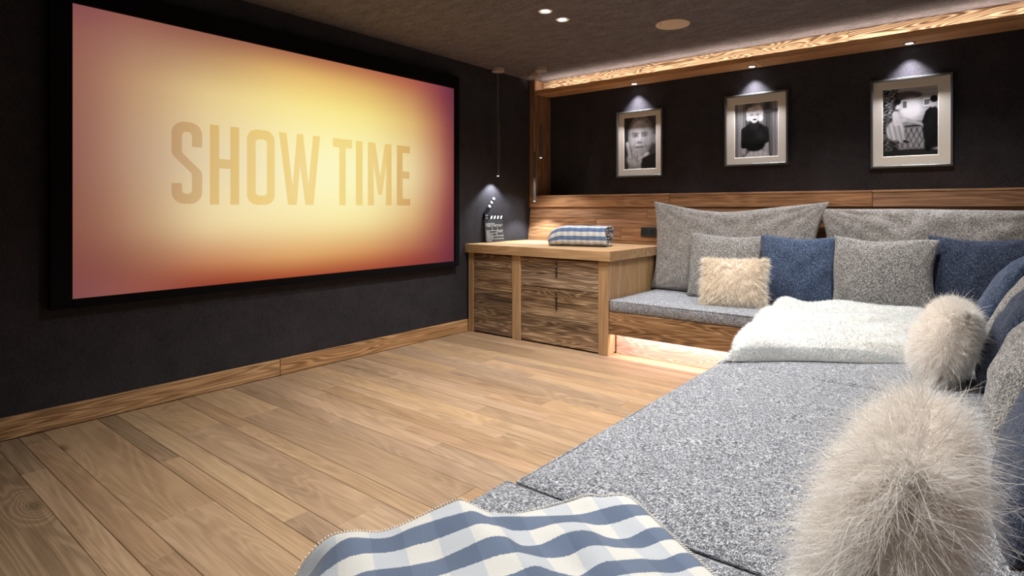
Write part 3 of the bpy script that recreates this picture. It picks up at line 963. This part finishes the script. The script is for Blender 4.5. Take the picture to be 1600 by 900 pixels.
def mattress(name, x0, x1, y0, y1, label, h=.1, r=.022, n=(26, 26, 2), seed=1, puff=.004):
    me = rbox_me((x1 - x0, y1 - y0, h - puff), r, n, puff, .006, seed)
    o = link(name, me, M['mattress'], None, ((x0 + x1) / 2, (y0 + y1) / 2, SZ + .0005), smooth=True)
    tag(o, label, 'cushion', 'flat seat cushions of the sofa')
    bm = bmesh.new()
    a, b = (x1 - x0) / 2 - .004, (y1 - y0) / 2 - .004
    pts = [(-a, -b), (a, -b), (a, b), (-a, b), (-a, -b)]
    bm_tube(bm, [(p[0], p[1], h - .012) for p in pts], .004, 6, False)
    link('seam', me_bm('seam', bm), M['mattress'], o, smooth=True)
    return o


mattress('seat_cushion', 1.582, 2.94, 4.166, 5.055, 'grey tweed seat cushion of the back bench beside the cabinet', seed=2, n=(20, 14, 2))
mattress('seat_cushion', 2.943, 4.5, 2.812, 5.05, 'grey tweed seat cushion in the corner, under the white fur throw', seed=5)
mattress('seat_cushion', 2.95, 4.5, 1.247, 2.808, 'broad grey tweed seat cushion in the middle of the chaise', seed=9)
mattress('seat_cushion', 2.928, 4.5, -.7, 1.24, 'grey tweed seat cushion at the near end, under the plaid blanket', seed=14)
TOP = SZ + .1


# ------------------------------------------------------------------ cushions
class Pillow:
    """pillow surface: local x across, y up from its bottom edge, z out of its face"""
    def __init__(s, W, H, T, ear=.05, seed=0, crease=.008, pw=.42, sag=.0, dents=(), soft=0.0):
        s.soft = soft
        s.W, s.H, s.T, s.ear, s.crease, s.pw, s.sag, s.dents = W, H, T, ear, crease, pw, sag, dents
        rg = np.random.default_rng(seed)
        s.w = [(rg.uniform(4, 13), rg.uniform(-9, 9), rg.uniform(0, 6.28), rg.uniform(.4, 1)) for _ in range(7)]
        s.e = [rg.uniform(2, 5) for _ in range(4)] + [rg.uniform(0, 6.28) for _ in range(4)]
        s.c = rg.uniform(.7, 1.3, 4)

    def at(s, u, v, side):
        u = np.asarray(u, float); v = np.asarray(v, float)
        k = s.ear
        top = (v + 1) / 2
        x = s.W / 2 * u * (1 - k * 1.0 * (1 - v ** 2)) * np.sqrt(1 - s.soft * .5 * v ** 2)
        ky = k * (.35 + .9 * top)
        y = s.H / 2 * v * (1 - ky * (1 - np.abs(u) ** 1.6) * s.W / s.H * .9) * np.sqrt(1 - s.soft * .5 * u ** 2)
        x = x + .006 * np.sin(s.e[0] * v + s.e[4]) * np.abs(u) ** 3 * s.W * 2
        y = y + .006 * np.sin(s.e[1] * u + s.e[5]) * np.abs(v) ** 3 * s.H * 2
        prof = (np.clip(1 - u ** 2, 0, 1) * np.clip(1 - v ** 2, 0, 1)) ** s.pw
        prof = prof * (1 + s.sag * -v)
        z = s.T / 2 * prof
        wr = sum(a * np.sin(fx * u * s.W + fy * v * s.H + ph + 1.3 * np.sin(2.1 * u + ph)) for fx, fy, ph, a in ((q[0] * 2.2, q[1] * 2.2, q[2], q[3]) for q in s.w)) / 4
        edge = np.clip(1 - np.maximum(np.abs(u), np.abs(v)) ** 6, 0, 1)
        z = z + s.crease * wr * edge ** .5 * np.minimum(1, prof * 2.5)
        # radial pulls from the corners
        for i, (cu, cv) in enumerate(((-1, -1), (1, -1), (1, 1), (-1, 1))):
            d = np.hypot(u - cu, v - cv)
            an = np.arctan2(v - cv, u - cu)
            z = z + s.crease * s.c[i] * np.sin(an * 13 + i) * np.exp(-d * 2.2) * np.clip(d * 4, 0, 1) * edge ** .5
        for du, dv, rad, dep in s.dents:
            z = z - dep * np.exp(-((u - du) ** 2 + (v - dv) ** 2) / rad ** 2) * edge
        return np.stack([x, y + s.H / 2, z * side], -1)

    def mesh(s, n=36, m=30):
        # points crowd towards the edges so that the rim stays round
        a = np.sin(np.linspace(-1, 1, n) * math.pi / 2); b = np.sin(np.linspace(-1, 1, m) * math.pi / 2)
        U, Vv = np.meshgrid(a, b, indexing='ij')
        P1 = s.at(U.ravel(), Vv.ravel(), 1)
        P2 = s.at(U.ravel(), Vv.ravel(), -1)
        idx2 = np.arange(n * m) + n * m
        rim = (np.abs(U.ravel()) > .9999) | (np.abs(Vv.ravel()) > .9999)
        idx2[rim] = np.arange(n * m)[rim]
        F1 = grid_faces(n, m)
        F2 = idx2[grid_faces(n, m, 0, True)]
        V = np.concatenate([P1, P2])
        F = np.concatenate([F1, F2])
        used = np.unique(F)
        mp = np.full(len(V), -1); mp[used] = np.arange(len(used))
        return mesh_np('pillow', V[used], mp[F])

    def rim(s, n=22):
        t = np.linspace(-1, 1, n)
        o1 = np.ones(n)
        u = np.concatenate([t, o1, t[::-1], -o1]); v = np.concatenate([-o1, t, o1, t[::-1]])
        return s.at(u, v, 1)


def cushion(p, mat, loc, tilt, yaw, label, name='cushion', group=None, roll=0, seam=True, n=(36, 30), cat='cushion'):
    o = link(name, p.mesh(*n), mat)
    o.matrix_world = Matrix.Translation(loc) @ Matrix.Rotation(R(yaw), 4, 'Z') @ Matrix.Rotation(R(90 - tilt), 4, 'X') @ Matrix.Rotation(R(roll), 4, 'Z')
    tag(o, label, cat, group)
    if seam:
        bm = bmesh.new()
        bm_tube(bm, p.rim(), .0028, 5, False)
        link('seam', me_bm('seam', bm), mat, o, smooth=True)
    return o


G1 = 'large back cushions of the bench'
cushion(Pillow(1.46, .80, .19, .1, 3, .012, .36, .25, [(.0, .35, .4, .01)]), M['grey_back'], (2.275, 4.955, TOP), 9, 0, 'large taupe grey back cushion on the bench beside the cabinet', 'back_cushion', G1, n=(64, 40))
cushion(Pillow(1.50, .75, .2, .025, 8, .022, .36, .25, [(-.8, .3, .22, .03), (.1, .4, .2, .016)]), M['grey_back'], (3.72, 4.96, TOP), 9, 0, 'large taupe grey back cushion on the bench behind the navy cushion', 'back_cushion', G1, n=(64, 40))
cushion(Pillow(1.3, .74, .2, .05, 15, .012, .36, .25), M['grey_back'], (4.40, 3.55, TOP), 7, -90, 'large taupe grey back cushion on the chaise toward the far corner', 'back_cushion', G1, n=(50, 32))
cushion(Pillow(1.3, .74, .2, .05, 19, .012, .36, .25), M['grey_back'], (4.40, 2.2, TOP), 7, -90, 'large taupe grey back cushion on the chaise nearer the viewer', 'back_cushion', G1, n=(50, 32))

G2 = 'scatter cushions along the bench'
cushion(Pillow(.60, .535, .16, .07, 21, .009), M['grey'], (2.285, 4.765, TOP), 13, 2, 'grey tweed scatter cushion behind the cream shaggy cushion', group=G2)
cushion(Pillow(.55, .53, .17, .04, 22, .008), M['blue'], (2.835, 4.745, TOP), 13, -2, 'bright denim blue cushion beside the cream shaggy cushion', group=G2)
cushion(Pillow(.62, .54, .17, .06, 23, .009, dents=[(-.8, -.75, .2, .02)]), M['grey'], (3.39, 4.68, TOP), 12, -3, 'grey tweed cushion standing between the two blue cushions of the bench', group=G2)
cushion(Pillow(.62, .56, .17, .05, 24, .010, dents=[(-.8, -.4, .25, .02)]), M['navy'], (3.955, 4.74, TOP), 13, -4, 'dark navy cushion in the sofa corner behind the white fur throw', group=G2)

G3 = 'scatter cushions along the chaise'
cushion(Pillow(.40, .54, .16, .04, 31, .008), M['grey'], (3.96, 4.41, TOP), 25, -94, 'grey cushion farthest back in the chaise row', group=G3)
cushion(Pillow(.41, .54, .18, .04, 32, .008), M['blue'], (3.905, 3.985, TOP), 25, -93, 'blue cushion second from the far end of the chaise row', group=G3)
cushion(Pillow(.35, .53, .17, .04, 33, .008), M['grey'], (3.955, 3.60, TOP), 26, -93, 'grey cushion squeezed between two blue cushions of the chaise row', group=G3)
cushion(Pillow(.44, .54, .19, .04, 34, .008), M['navy'], (3.95, 3.20, TOP), 28, -93, 'dark blue cushion right behind the small tan shaggy cushion', group=G3)
cushion(Pillow(.58, .52, .2, .04, 35, .012), M['grey'], (3.98, 2.65, TOP), 27, -92, 'grey tweed cushion leaning at right edge, beyond the big shaggy cushion', group=G3)
cushion(Pillow(.58, .5, .2, .04, 36, .010), M['navy'], (4.0, 1.86, TOP), 25, -92, 'dark navy cushion at right edge, beside the big shaggy cushion', group=G3)


# ------------------------------------------------------------------ fur
def ribbons(Pt, D, L, width, seg=4, grav=(0, 0, -1), gamt=.35, curl=.25, seed=0):
    rg = np.random.default_rng(seed)
    n = len(Pt)
    D = D / np.linalg.norm(D, axis=1, keepdims=True)
    side = np.cross(D, rg.normal(size=(n, 3)))
    side /= np.linalg.norm(side, axis=1, keepdims=True) + 1e-9
    bend = rg.normal(size=(n, 3)) * curl
    g = np.asarray(grav, float)
    vs, al = [], []
    for k in range(seg + 1):
        t = k / seg
        c = Pt + D * (L * t)[:, None] + (bend + g * gamt) * (L * t * t)[:, None]
        w_ = width * (1 - t) ** .6 * .5 + width * .03
        vs.append(np.stack([c - side * (w_ if np.isscalar(w_) else w_[:, None]), c + side * (w_ if np.isscalar(w_) else w_[:, None])], 1))
        al.append(np.full((n, 2), t))
    V = np.stack(vs, 1).reshape(-1, 3)                # n, seg+1, 2
    A = np.stack(al, 1).reshape(-1)
    base = (np.arange(n) * (seg + 1) * 2)[:, None]
    F = np.concatenate([base + np.array([[2 * k, 2 * k + 1, 2 * k + 3, 2 * k + 2]]) for k in range(seg)], 0)
    me = mesh_np('fur', V, F)
    at = me.attributes.new('along', 'FLOAT', 'POINT')
    at.data.foreach_set('value', A.astype(np.float32))
    return me


def fur_on(p, o, count, Lm, width, mat, seed, clump=.7, gamt=.35, out=.06, seg=4, curl=.22, guard=0):
    rg = np.random.default_rng(seed)
    u = np.sin(rg.uniform(-1, 1, count) * math.pi / 2); v = np.sin(rg.uniform(-1, 1, count) * math.pi / 2)   # even over the rounded rim
    side = np.where(rg.random(count) < .6, 1, -1)
    e = .01
    def at(a, b): return np.where((side > 0)[:, None], p.at(a, b, 1), p.at(a, b, -1))
    P0 = at(u, v)
    cu = np.clip(u, -.97, .97); cv = np.clip(v, -.97, .97)
    N = np.cross(at(cu + e, cv) - at(cu - e, cv), at(cu, cv + e) - at(cu, cv - e))
    N *= side[:, None]
    N /= np.linalg.norm(N, axis=1, keepdims=True) + 1e-9
    ctr = np.array([0, p.H / 2, 0])
    rad = (P0 - ctr); rad[:, 2] = 0
    rad /= np.array([p.W / 2, p.H / 2, 1])
    # locks share one lean
    gx, gy = np.floor(u * 13 + 3 * np.sin(v * 5)), np.floor(v * 12 + 2 * np.sin(u * 7))
    h = np.abs(np.sin(gx * 12.9898 + gy * 78.233 + side) * 43758.5453) % 1
    h2 = np.abs(np.sin(gx * 39.34 + gy * 11.135 + side) * 24634.634) % 1
    lean = np.stack([np.cos(h * 6.283), np.sin(h * 6.283), 0 * h], 1) * (clump * (.4 + h2))[:, None]
    D = N + rad * .75 + lean + rg.normal(size=(count, 3)) * .16
    L = Lm * rg.uniform(.6, 1.1, count)
    long_ = rg.random(count) < out
    L = np.where(long_, L * 1.5, L)
    L[:guard] = Lm * rg.uniform(1.5, 2.3, guard)                  # long guard hairs
    width = np.where(np.arange(count) < guard, width * 1.25, width)
    gl = (o.matrix_world.to_3x3().inverted() @ Vector((0, 0, -1)))
    me = ribbons(P0, D, L, width, seg, tuple(gl), gamt, curl, seed + 1)
    f = link('fur', me, mat, o)
    tag(f, kind='stuff')
    return f


p = Pillow(.43, .34, .15, .03, 41, .004, .4)
o = cushion(p, M['fur_base'], (2.475, 4.455, TOP + .012), 16, 12, 'cream shaggy long-haired cushion on the bench before the grey one', 'shaggy_cushion', 'shaggy cushions', seam=False)
fur_on(p, o, 18000, .045, .0028, M['fur_cream'], 51, .9, .5)
p = Pillow(.38, .34, .19, .0, 42, .004, .42, soft=.5)
o = cushion(p, M['fur_base'], (3.755, 3.12, TOP + .01), 20, -78, 'small tan shaggy cushion at the right end of the white fur throw', 'shaggy_cushion', 'shaggy cushions', seam=False)
fur_on(p, o, 24000, .036, .0017, M['fur_tan'], 52, .5, .3, .02, guard=260)
p = Pillow(.44, .40, .17, .0, 43, .004, .42, soft=.6)
o = cushion(p, M['fur_base'], (3.755, 1.2, TOP + .005), 18, -88, 'big tan shaggy cushion in the right foreground', 'shaggy_cushion', 'shaggy cushions', seam=False)
fur_on(p, o, 50000, .048, .0010, M['fur_tan'], 53, .85, .45, .05, 6, curl=.36, guard=2200)


# white fur throw: a folded pelt, thick and ridged, its left end reaching over the seat edge
def throw_at(pp, q):
    a = np.array([2.955, 2.83]); b = np.array([3.78, 3.42]); c = np.array([2.87, 3.99]); d = np.array([3.70, 4.36])
    pp = np.asarray(pp, float); q = np.asarray(q, float)
    wob = .018 * np.sin(q * 17) * (pp < .5) + .012 * np.sin(pp * 9 + 1)
    qq = q + .018 * np.sin(pp * 11 + .5) * (q - .5)
    xy = (a[None] * ((1 - pp) * (1 - qq))[:, None] + b[None] * (pp * (1 - qq))[:, None] + c[None] * ((1 - pp) * qq)[:, None] + d[None] * (pp * qq)[:, None])
    xy[:, 0] += wob * (1 - pp) ** 2 * 1.6
    eu = np.clip(1 - np.abs(2 * pp - 1) ** 14, 0, 1) ** .5
    ev = np.clip(1 - np.abs(2 * q - 1) ** 10, 0, 1) ** .5
    ph = q * 25 + 1.2 * np.sin(pp * 4)
    ridge = .034 * (np.abs(np.sin(ph / 2)) ** .6 * 2 - 1) + .006 * np.sin(q * 41 + pp * 5) + .008 * np.sin(pp * 13 + q * 9)
    lump = .03 * np.exp(-((pp - .08) / .12) ** 2 - ((q - .95) / .12) ** 2) + .02 * np.exp(-((pp - .45) / .15) ** 2 - ((q - .95) / .1) ** 2)
    h = .058 + .07 * q + .02 * (1 - pp) - .01 * pp + ridge + lump
    return np.stack([xy[:, 0], xy[:, 1], TOP + .004 + h * eu * ev], 1)


nu, nv = 70, 80
U, Vv = np.meshgrid(.5 + .5 * np.sin(np.linspace(-1, 1, nu) * math.pi / 2), .5 + .5 * np.sin(np.linspace(-1, 1, nv) * math.pi / 2), indexing='ij')
Pt = throw_at(U.ravel(), Vv.ravel())
Pb = Pt.copy(); Pb[:, 2] = TOP + .003
org = np.array([3.3, 3.65, TOP])
rim = (np.arange(nu * nv) % nv == 0) | (np.arange(nu * nv) % nv == nv - 1) | (np.arange(nu * nv) < nv) | (np.arange(nu * nv) >= nv * (nu - 1))
idx = np.arange(nu * nv) + nu * nv
idx[rim] = np.arange(nu * nv)[rim]
F = np.concatenate([grid_faces(nu, nv), idx[grid_faces(nu, nv, 0, True)]])
V = np.concatenate([Pt, Pb]) - org
used = np.unique(F); mp = np.full(len(V), -1); mp[used] = np.arange(len(used))
th = link('fur_throw', mesh_np('throw', V[used], mp[F]), M['throw_base'], None, tuple(org))
tag(th, 'thick folded white fur throw lying across the sofa corner', 'blanket')
N_ = 70000
u = RNG.uniform(0, 1, N_); v = RNG.uniform(0, 1, N_)
ed = RNG.random(N_) < .2
v = np.where(ed & (RNG.random(N_) < .6), np.where(v < .6, RNG.uniform(0, .03, N_), 1 - RNG.uniform(0, .03, N_)), v)
u = np.where(ed & (v > .03) & (v < .97), RNG.uniform(0, .02, N_), u)
e = .004
uc, vc = np.clip(u, e, 1 - e), np.clip(v, e, 1 - e)
nrm = np.cross(throw_at(uc + e, vc) - throw_at(uc - e, vc), throw_at(uc, vc + e) - throw_at(uc, vc - e))
nrm /= np.linalg.norm(nrm, axis=1, keepdims=True) + 1e-9
lean = np.stack([-.55 + .5 * np.sin(v * 30 + u * 6), -.5 + .5 * np.sin(u * 21 + v * 14), 0 * u], 1)
f = link('fur', ribbons(throw_at(u, v) - org, nrm + lean + RNG.normal(size=(N_, 3)) * .22, .015 * RNG.uniform(.6, 1.2, N_), .0020, 3, (0, 0, -1), .35, .25, 77), M['fur_white'], th)
tag(f, kind='stuff')

# ------------------------------------------------------------------ plaid blanket in the foreground
A0 = np.array([2.86, .66]); E1 = np.array([.5204, .8539]); E2 = np.array([.8539, -.5204])
HP = [  # fold heights along the border and along three stripes
 (0.0, [(-.06, .36), (-.03, .42), (0, .478), (.034, .51), (.06, .522), (.112, .519), (.151, .507), (.199, .513), (.277, .537), (.332, .552), (.372, .525), (.403, .503), (.457, .491), (.545, .495), (.604, .501), (.65, .507), (.69, .496), (.744, .492), (.771, .478)]),
 (.048, [(-.06, .37), (-.03, .43), (.014, .471), (.039, .507), (.073, .53), (.091, .534), (.143, .52), (.171, .517), (.216, .53), (.28, .538), (.35, .543), (.384, .521), (.43, .516), (.475, .507), (.542, .496), (.59, .489), (.625, .487), (.661, .491), (.70, .493), (.738, .49), (.76, .484)]),
 (.14, [(-.06, .38), (-.03, .44), (.02, .49), (.075, .509), (.113, .517), (.185, .51), (.249, .509), (.299, .522), (.344, .535), (.368, .537), (.397, .528), (.42, .504), (.441, .499), (.469, .497), (.515, .512), (.541, .514), (.567, .511), (.593, .502), (.62, .484), (.65, .473), (.681, .471), (.723, .484), (.744, .484), (.76, .48)]),
 (.235, [(-.06, .4), (-.03, .45), (.03, .495), (.12, .515), (.2, .508), (.3, .512), (.373, .515), (.406, .522), (.423, .521), (.452, .503), (.487, .488), (.504, .48), (.522, .483), (.54, .493), (.565, .499), (.593, .494), (.65, .487), (.679, .478), (.706, .474), (.739, .481), (.76, .477)]),
 (.45, [(-.06, .4), (-.03, .46), (.03, .5), (.15, .512), (.3, .5), (.4, .51), (.5, .49), (.6, .505), (.7, .48), (.76, .475)]),
 (.62, [(-.06, .4), (-.03, .46), (.03, .49), (.15, .5), (.3, .49), (.4, .5), (.5, .485), (.6, .495), (.7, .478), (.76, .472)]),
]
ns, nt_ = 130, 84
ss = np.linspace(-.062, .77, ns); tt = np.linspace(0, .62, nt_)
cols = np.array([np.interp(ss, [a for a, _ in r], [b for _, b in r]) for _, r in HP])
ker = np.array([1, 2, 3, 2, 1.]) / 9
cols = np.array([np.convolve(np.pad(c, 2, mode='edge'), ker, mode='valid') for c in cols])
Hs = np.array([[np.interp(t, [q for q, _ in HP], cols[:, i]) for t in tt] for i in range(ns)])
SS, TT = np.meshgrid(ss, tt, indexing='ij')
xs = A0[0] + SS * E1[0] + TT * E2[0]
ys = A0[1] + SS * E1[1] + TT * E2[1]
over_edge = np.clip((2.91 - xs), 0, 1)
hang = SS < .0
zz = np.where(xs > 2.93, np.maximum(Hs, TOP + .012), np.minimum(Hs, TOP + .075))
TH = .012
rimf = np.minimum(np.minimum((ss[-1] - SS), TT) / .012, 1)
rimf = np.clip(rimf, 0, 1) ** .5
org = np.array([3.2, .75, TOP])
Ptop = np.stack([xs, ys, zz - .006 * (1 - rimf)], -1).reshape(-1, 3) - org
Pbot = np.stack([xs, ys, zz - TH + .005 * (1 - rimf)], -1).reshape(-1, 3) - org
nn = ns * nt_
g1 = grid_faces(ns, nt_, 0, True); g2 = grid_faces(ns, nt_, nn, False)
per = [(i, 0) for i in range(ns)] + [(ns - 1, j) for j in range(1, nt_)] + [(i, nt_ - 1) for i in range(ns - 2, -1, -1)] + [(0, j) for j in range(nt_ - 2, -1, -1)]
pid = np.array([i * nt_ + j for i, j in per])
side = np.stack([pid[:-1], pid[1:], pid[1:] + nn, pid[:-1] + nn], 1)
me = mesh_np('blanket', np.concatenate([Ptop, Pbot]), np.concatenate([g1, g2, side]))
uvl = me.uv_layers.new(name='UVMap')
li = np.empty(len(me.loops), dtype=np.int32); me.loops.foreach_get('vertex_index', li)
uvv = np.stack([SS.ravel() + .2, TT.ravel()], 1)
uvv = np.concatenate([uvv, uvv])[li]
uvl.data.foreach_set('uv', uvv.astype(np.float32).ravel())
bl = link('plaid_blanket', me, plaid('blue_white_plaid_wool', .066, .0975, offs=.0), None, tuple(org))
tag(bl, 'blue and white checked wool blanket draped over the near seat cushion', 'blanket')
# blanket stitching along the border
bm = bmesh.new()
Pg = Ptop.reshape(ns, nt_, 3)
acc = 0
last = Pg[0, 0]
i = 0
pts = [Pg[k, 0] for k in range(ns)]
for k in range(1, ns):
    mid = [Vector(pts[k - 1]), Vector(pts[k])]
    c = mid[0].lerp(mid[1], .5)
    outv = Vector((-E2[0], -E2[1], 0))
    bm_tube(bm, [c - outv * .006 + Vector((0, 0, .0065)), c + outv * .002 + Vector((0, 0, .005)), c + outv * .0035 + Vector((0, 0, -.003)), c - outv * .004 + Vector((0, 0, -.012))], .0012, 5)
pts2 = [Pg[ns - 1, k] for k in range(nt_)]
for k in range(1, nt_):
    c = Vector(pts2[k - 1]).lerp(Vector(pts2[k]), .5)
    outv = Vector((E1[0], E1[1], 0))
    bm_tube(bm, [c - outv * .006 + Vector((0, 0, .0065)), c + outv * .002 + Vector((0, 0, .005)), c + outv * .0035 + Vector((0, 0, -.003)), c - outv * .004 + Vector((0, 0, -.012))], .0012, 5)
s_ = link('edge_stitching', me_bm('stitch', bm), plain('white_yarn', lin(236, 234, 228), .95, spec=.05), bl, smooth=True)
tag(s_, kind='stuff')

# ------------------------------------------------------------------ folded plaid on the cabinet
fb = empty('folded_blanket', (1.04, 4.6, .8505), (0, 0, R(16)))
tag(fb, 'blue and white checked blanket folded into a bundle on the cabinet', 'blanket')


def fold_strip(path, th, x0, x1, n=14, seed=0, skew=0.0):
    """a thick sheet following a folded path in the yz plane, extruded along x"""
    P = np.array(path, float)
    # resample
    seg = np.hypot(*np.diff(P, axis=0).T); L = np.concatenate([[0], np.cumsum(seg)])
    m = max(8, int(L[-1] / .008)); t = np.linspace(0, L[-1], m)
    Y = np.interp(t, L, P[:, 0]); Z = np.interp(t, L, P[:, 1])
    k5 = np.ones(5) / 5
    Y = np.convolve(np.pad(Y, 2, mode='edge'), k5, mode='valid'); Z = np.convolve(np.pad(Z, 2, mode='edge'), k5, mode='valid')
    ty, tz = np.gradient(Y), np.gradient(Z); l = np.hypot(ty, tz) + 1e-9
    ny_, nz_ = -tz / l, ty / l
    xs_ = np.linspace(x0, x1, n)
    V, UV = [], []
    for s_i, sg in ((0, .5), (1, -.5)):
        for x in xs_:
            endr = np.clip((x - x0) / .12, 0, 1) ** .5
            sq = .55 + .45 * endr
            wob = .003 * np.sin(x * 40 + t * 25 + seed)
            V.append(np.stack([np.full(m, x) + .006 * np.sin(t * 31 + seed) * (1 if x > x1 - .06 else .3), (Y + ny_ * th * sg) * 1, (Z * sq + nz_ * th * sg) + wob * .6], 1))
            UV.append(np.stack([np.full(m, x), t], 1))
    V = np.concatenate(V); UV = np.concatenate(UV)
    V[:, 2] = np.maximum(V[:, 2], .0006)
    nn = n * m
    per = [(i, 0) for i in range(n)] + [(n - 1, j) for j in range(1, m)] + [(i, m - 1) for i in range(n - 2, -1, -1)] + [(0, j) for j in range(m - 2, -1, -1)]
    pid = np.array([i * m + j for i, j in per])
    F = np.concatenate([grid_faces(n, m, 0), grid_faces(n, m, nn, True), np.stack([pid[:-1], pid[:-1] + nn, pid[1:] + nn, pid[1:]], 1)])
    me = mesh_np('fold', V, F)
    uvl = me.uv_layers.new(name='UVMap')
    li = np.empty(len(me.loops), dtype=np.int32); me.loops.foreach_get('vertex_index', li)
    uvl.data.foreach_set('uv', UV[li].astype(np.float32).ravel())
    return me


def rr(y0, y1, z0, z1, r, n=6):
    """rounded rectangle path, open at the bottom back"""
    return [(y1 - r, z0), (y0 + r, z0)] + [(y0 + r + r * math.cos(R(a)), z0 + r + r * math.sin(R(a))) for a in np.linspace(-90, -180, n)] + \
        [(y0 + r + r * math.cos(R(a)), z1 - r + r * math.sin(R(a))) for a in np.linspace(180, 90, n)] + \
        [(y1 - r + r * math.cos(R(a)), z1 - r + r * math.sin(R(a))) for a in np.linspace(90, 0, n)] + \
        [(y1 - r + r * math.cos(R(a)), z0 + .022 + r + r * math.sin(R(a))) for a in np.linspace(0, -60, n)]


PB = plaid('blue_white_plaid_folded', .03, .075, lin(82, 104, 140), offs=.012)
link('outer_layer', fold_strip(rr(-.14, .13, .008, .178, .05), .014, -.27, .27, 20, 1), PB, fb)
link('inner_layer', fold_strip(rr(-.118, .108, .03, .152, .04), .013, -.262, .262, 16, 4), PB, fb)
link('inner_layer', fold_strip(rr(-.095, .085, .05, .13, .03), .013, -.26, .255, 16, 7), PB, fb)
link('inner_layer', fold_strip([(-.07, .075), (.05, .072), (.066, .088), (.05, .106), (-.06, .104), (-.075, .09)], .014, -.25, .262, 14, 9), PB, fb)

# ------------------------------------------------------------------ clapperboard leaning on the screen wall
cl = empty('clapperboard', (.036, 4.40, .8505), (0, R(-5), R(2)))
tag(cl, 'black film clapperboard with raised striped stick, standing on the cabinet', 'clapperboard')
# local: y along the wall (writing runs along +y), z up, x towards the room
BW, BH = .30, .235
bd = link('board', box_me((.016, BW, BH), .0015), M['slate'], cl, (0, BW / 2, BH / 2))
bar = link('stripe_bar', box_me((.02, BW, .034), .0015), M['black'], cl, (0, BW / 2, BH + .018))
hg = link('hinge_plate', box_me((.006, .05, .06), .001), M['plastic'], cl, (.014, .026, BH + .022))
for yy, z_ in ((-.012, .018), (.012, .018), (-.012, -.012), (.012, -.012)):
    link('rivet', lathe_me([(.0005, .003), (.003, .002), (.004, 0)], 10), M['white'], hg, (.003, yy, z_), (0, R(90), 0))
ang = R(46)
stk = link('clapstick', box_me((.02, .30, .034), .0015), M['black'], cl, (0, .012 + .15 * math.cos(ang), BH + .05 + .15 * math.sin(ang)), (ang, 0, 0))


def flat_yz(pts, x, mat, parent, name, th=.0008):
    me = prism_me(pts, th)
    co = np.array([v.co for v in me.vertices])
    me.vertices.foreach_set('co', np.stack([x + co[:, 2], co[:, 0], co[:, 1]], 1).astype(np.float32).ravel())
    me.update()
    return link(name, me, mat, parent)


for k in range(4):
    y = -.062 + k * .054
    flat_yz([(y, -.016), (y + .027, -.016), (y + .043, .016), (y + .016, .016)], .0101, M['chalk'], bar, 'chevron')
    flat_yz([(y + .02, -.016), (y + .047, -.016), (y + .039, .016), (y + .012, .016)], .0101, M['chalk'], stk, 'chevron')


def text_me(s, size):
    c = bpy.data.curves.new('writing', 'FONT')
    c.body = s
    c.size = size
    ob = bpy.data.objects.new('writing', c)
    COL.objects.link(ob)
    dg = bpy.context.evaluated_depsgraph_get()
    me = bpy.data.meshes.new_from_object(ob.evaluated_get(dg))
    bpy.data.objects.remove(ob)
    return me


def write(s, y, z, size, parent, x):
    me = text_me(s, size)
    co = np.array([v.co for v in me.vertices])
    me.vertices.foreach_set('co', np.stack([np.full(len(co), x), co[:, 0] * 1.25 + y, co[:, 1] + z], 1).astype(np.float32).ravel())
    me.update()
    return link('writing', me, M['chalk'], parent)


bmx = bmesh.new()
for a, b in (((.012, .176), (.29, .176)), ((.012, .118), (.29, .118)), ((.112, .118), (.112, .176)), ((.2, .118), (.2, .176)), ((.012, .091), (.185, .091)), ((.185, .062), (.185, .118)), ((.012, .062), (.29, .062)), ((.012, .032), (.29, .032))):
    yc, zc = (a[0] + b[0]) / 2 - BW / 2, (a[1] + b[1]) / 2 - BH / 2
    bm_box(bmx, (.0085, yc, zc), (.0008, max(.0028, b[0] - a[0]), max(.0028, b[1] - a[1])))
link('ruled_lines', me_bm('lines', bmx), M['chalk'], bd)
for s_, y, z_ in (('PRODUCTION', .018, .184), ('SCENE', .028, .158), ('TAKE', .132, .158), ('ROLL', .222, .158), ('DATE', .018, .099), ('SOUND', .2, .099), ('PROD.CO.', .018, .07), ('DIRECTOR', .018, .041), ('CAMERA', .018, .01)):
    write(s_, y - BW / 2, z_ - BH / 2, .0165, bd, .0088)

# ------------------------------------------------------------------ wall socket on the boarding
sk = empty('wall_socket', (1.458, 5.1405, .972), (-sl, 0, 0))
tag(sk, 'black double power socket on the wood boarding beside the grey cushion', 'socket')
link('plate', box_me((.165, .01, .086), .003, 2), M['plastic'], sk)
for x in (-.041, .041):
    w_ = link('outlet', lathe_me([(.0225, 0), (.0225, .004), (.02, .0045), (.0185, -.004), (.001, -.004)], 28), M['black'], sk, (x, -.0045, 0), (R(90), 0, 0))
    for d in (-.0095, .0095):
        link('pin_hole', lathe_me([(.001, -.0036), (.0028, -.0034), (.003, -.0039)], 10), M['steel'], w_, (d, 0, 0))
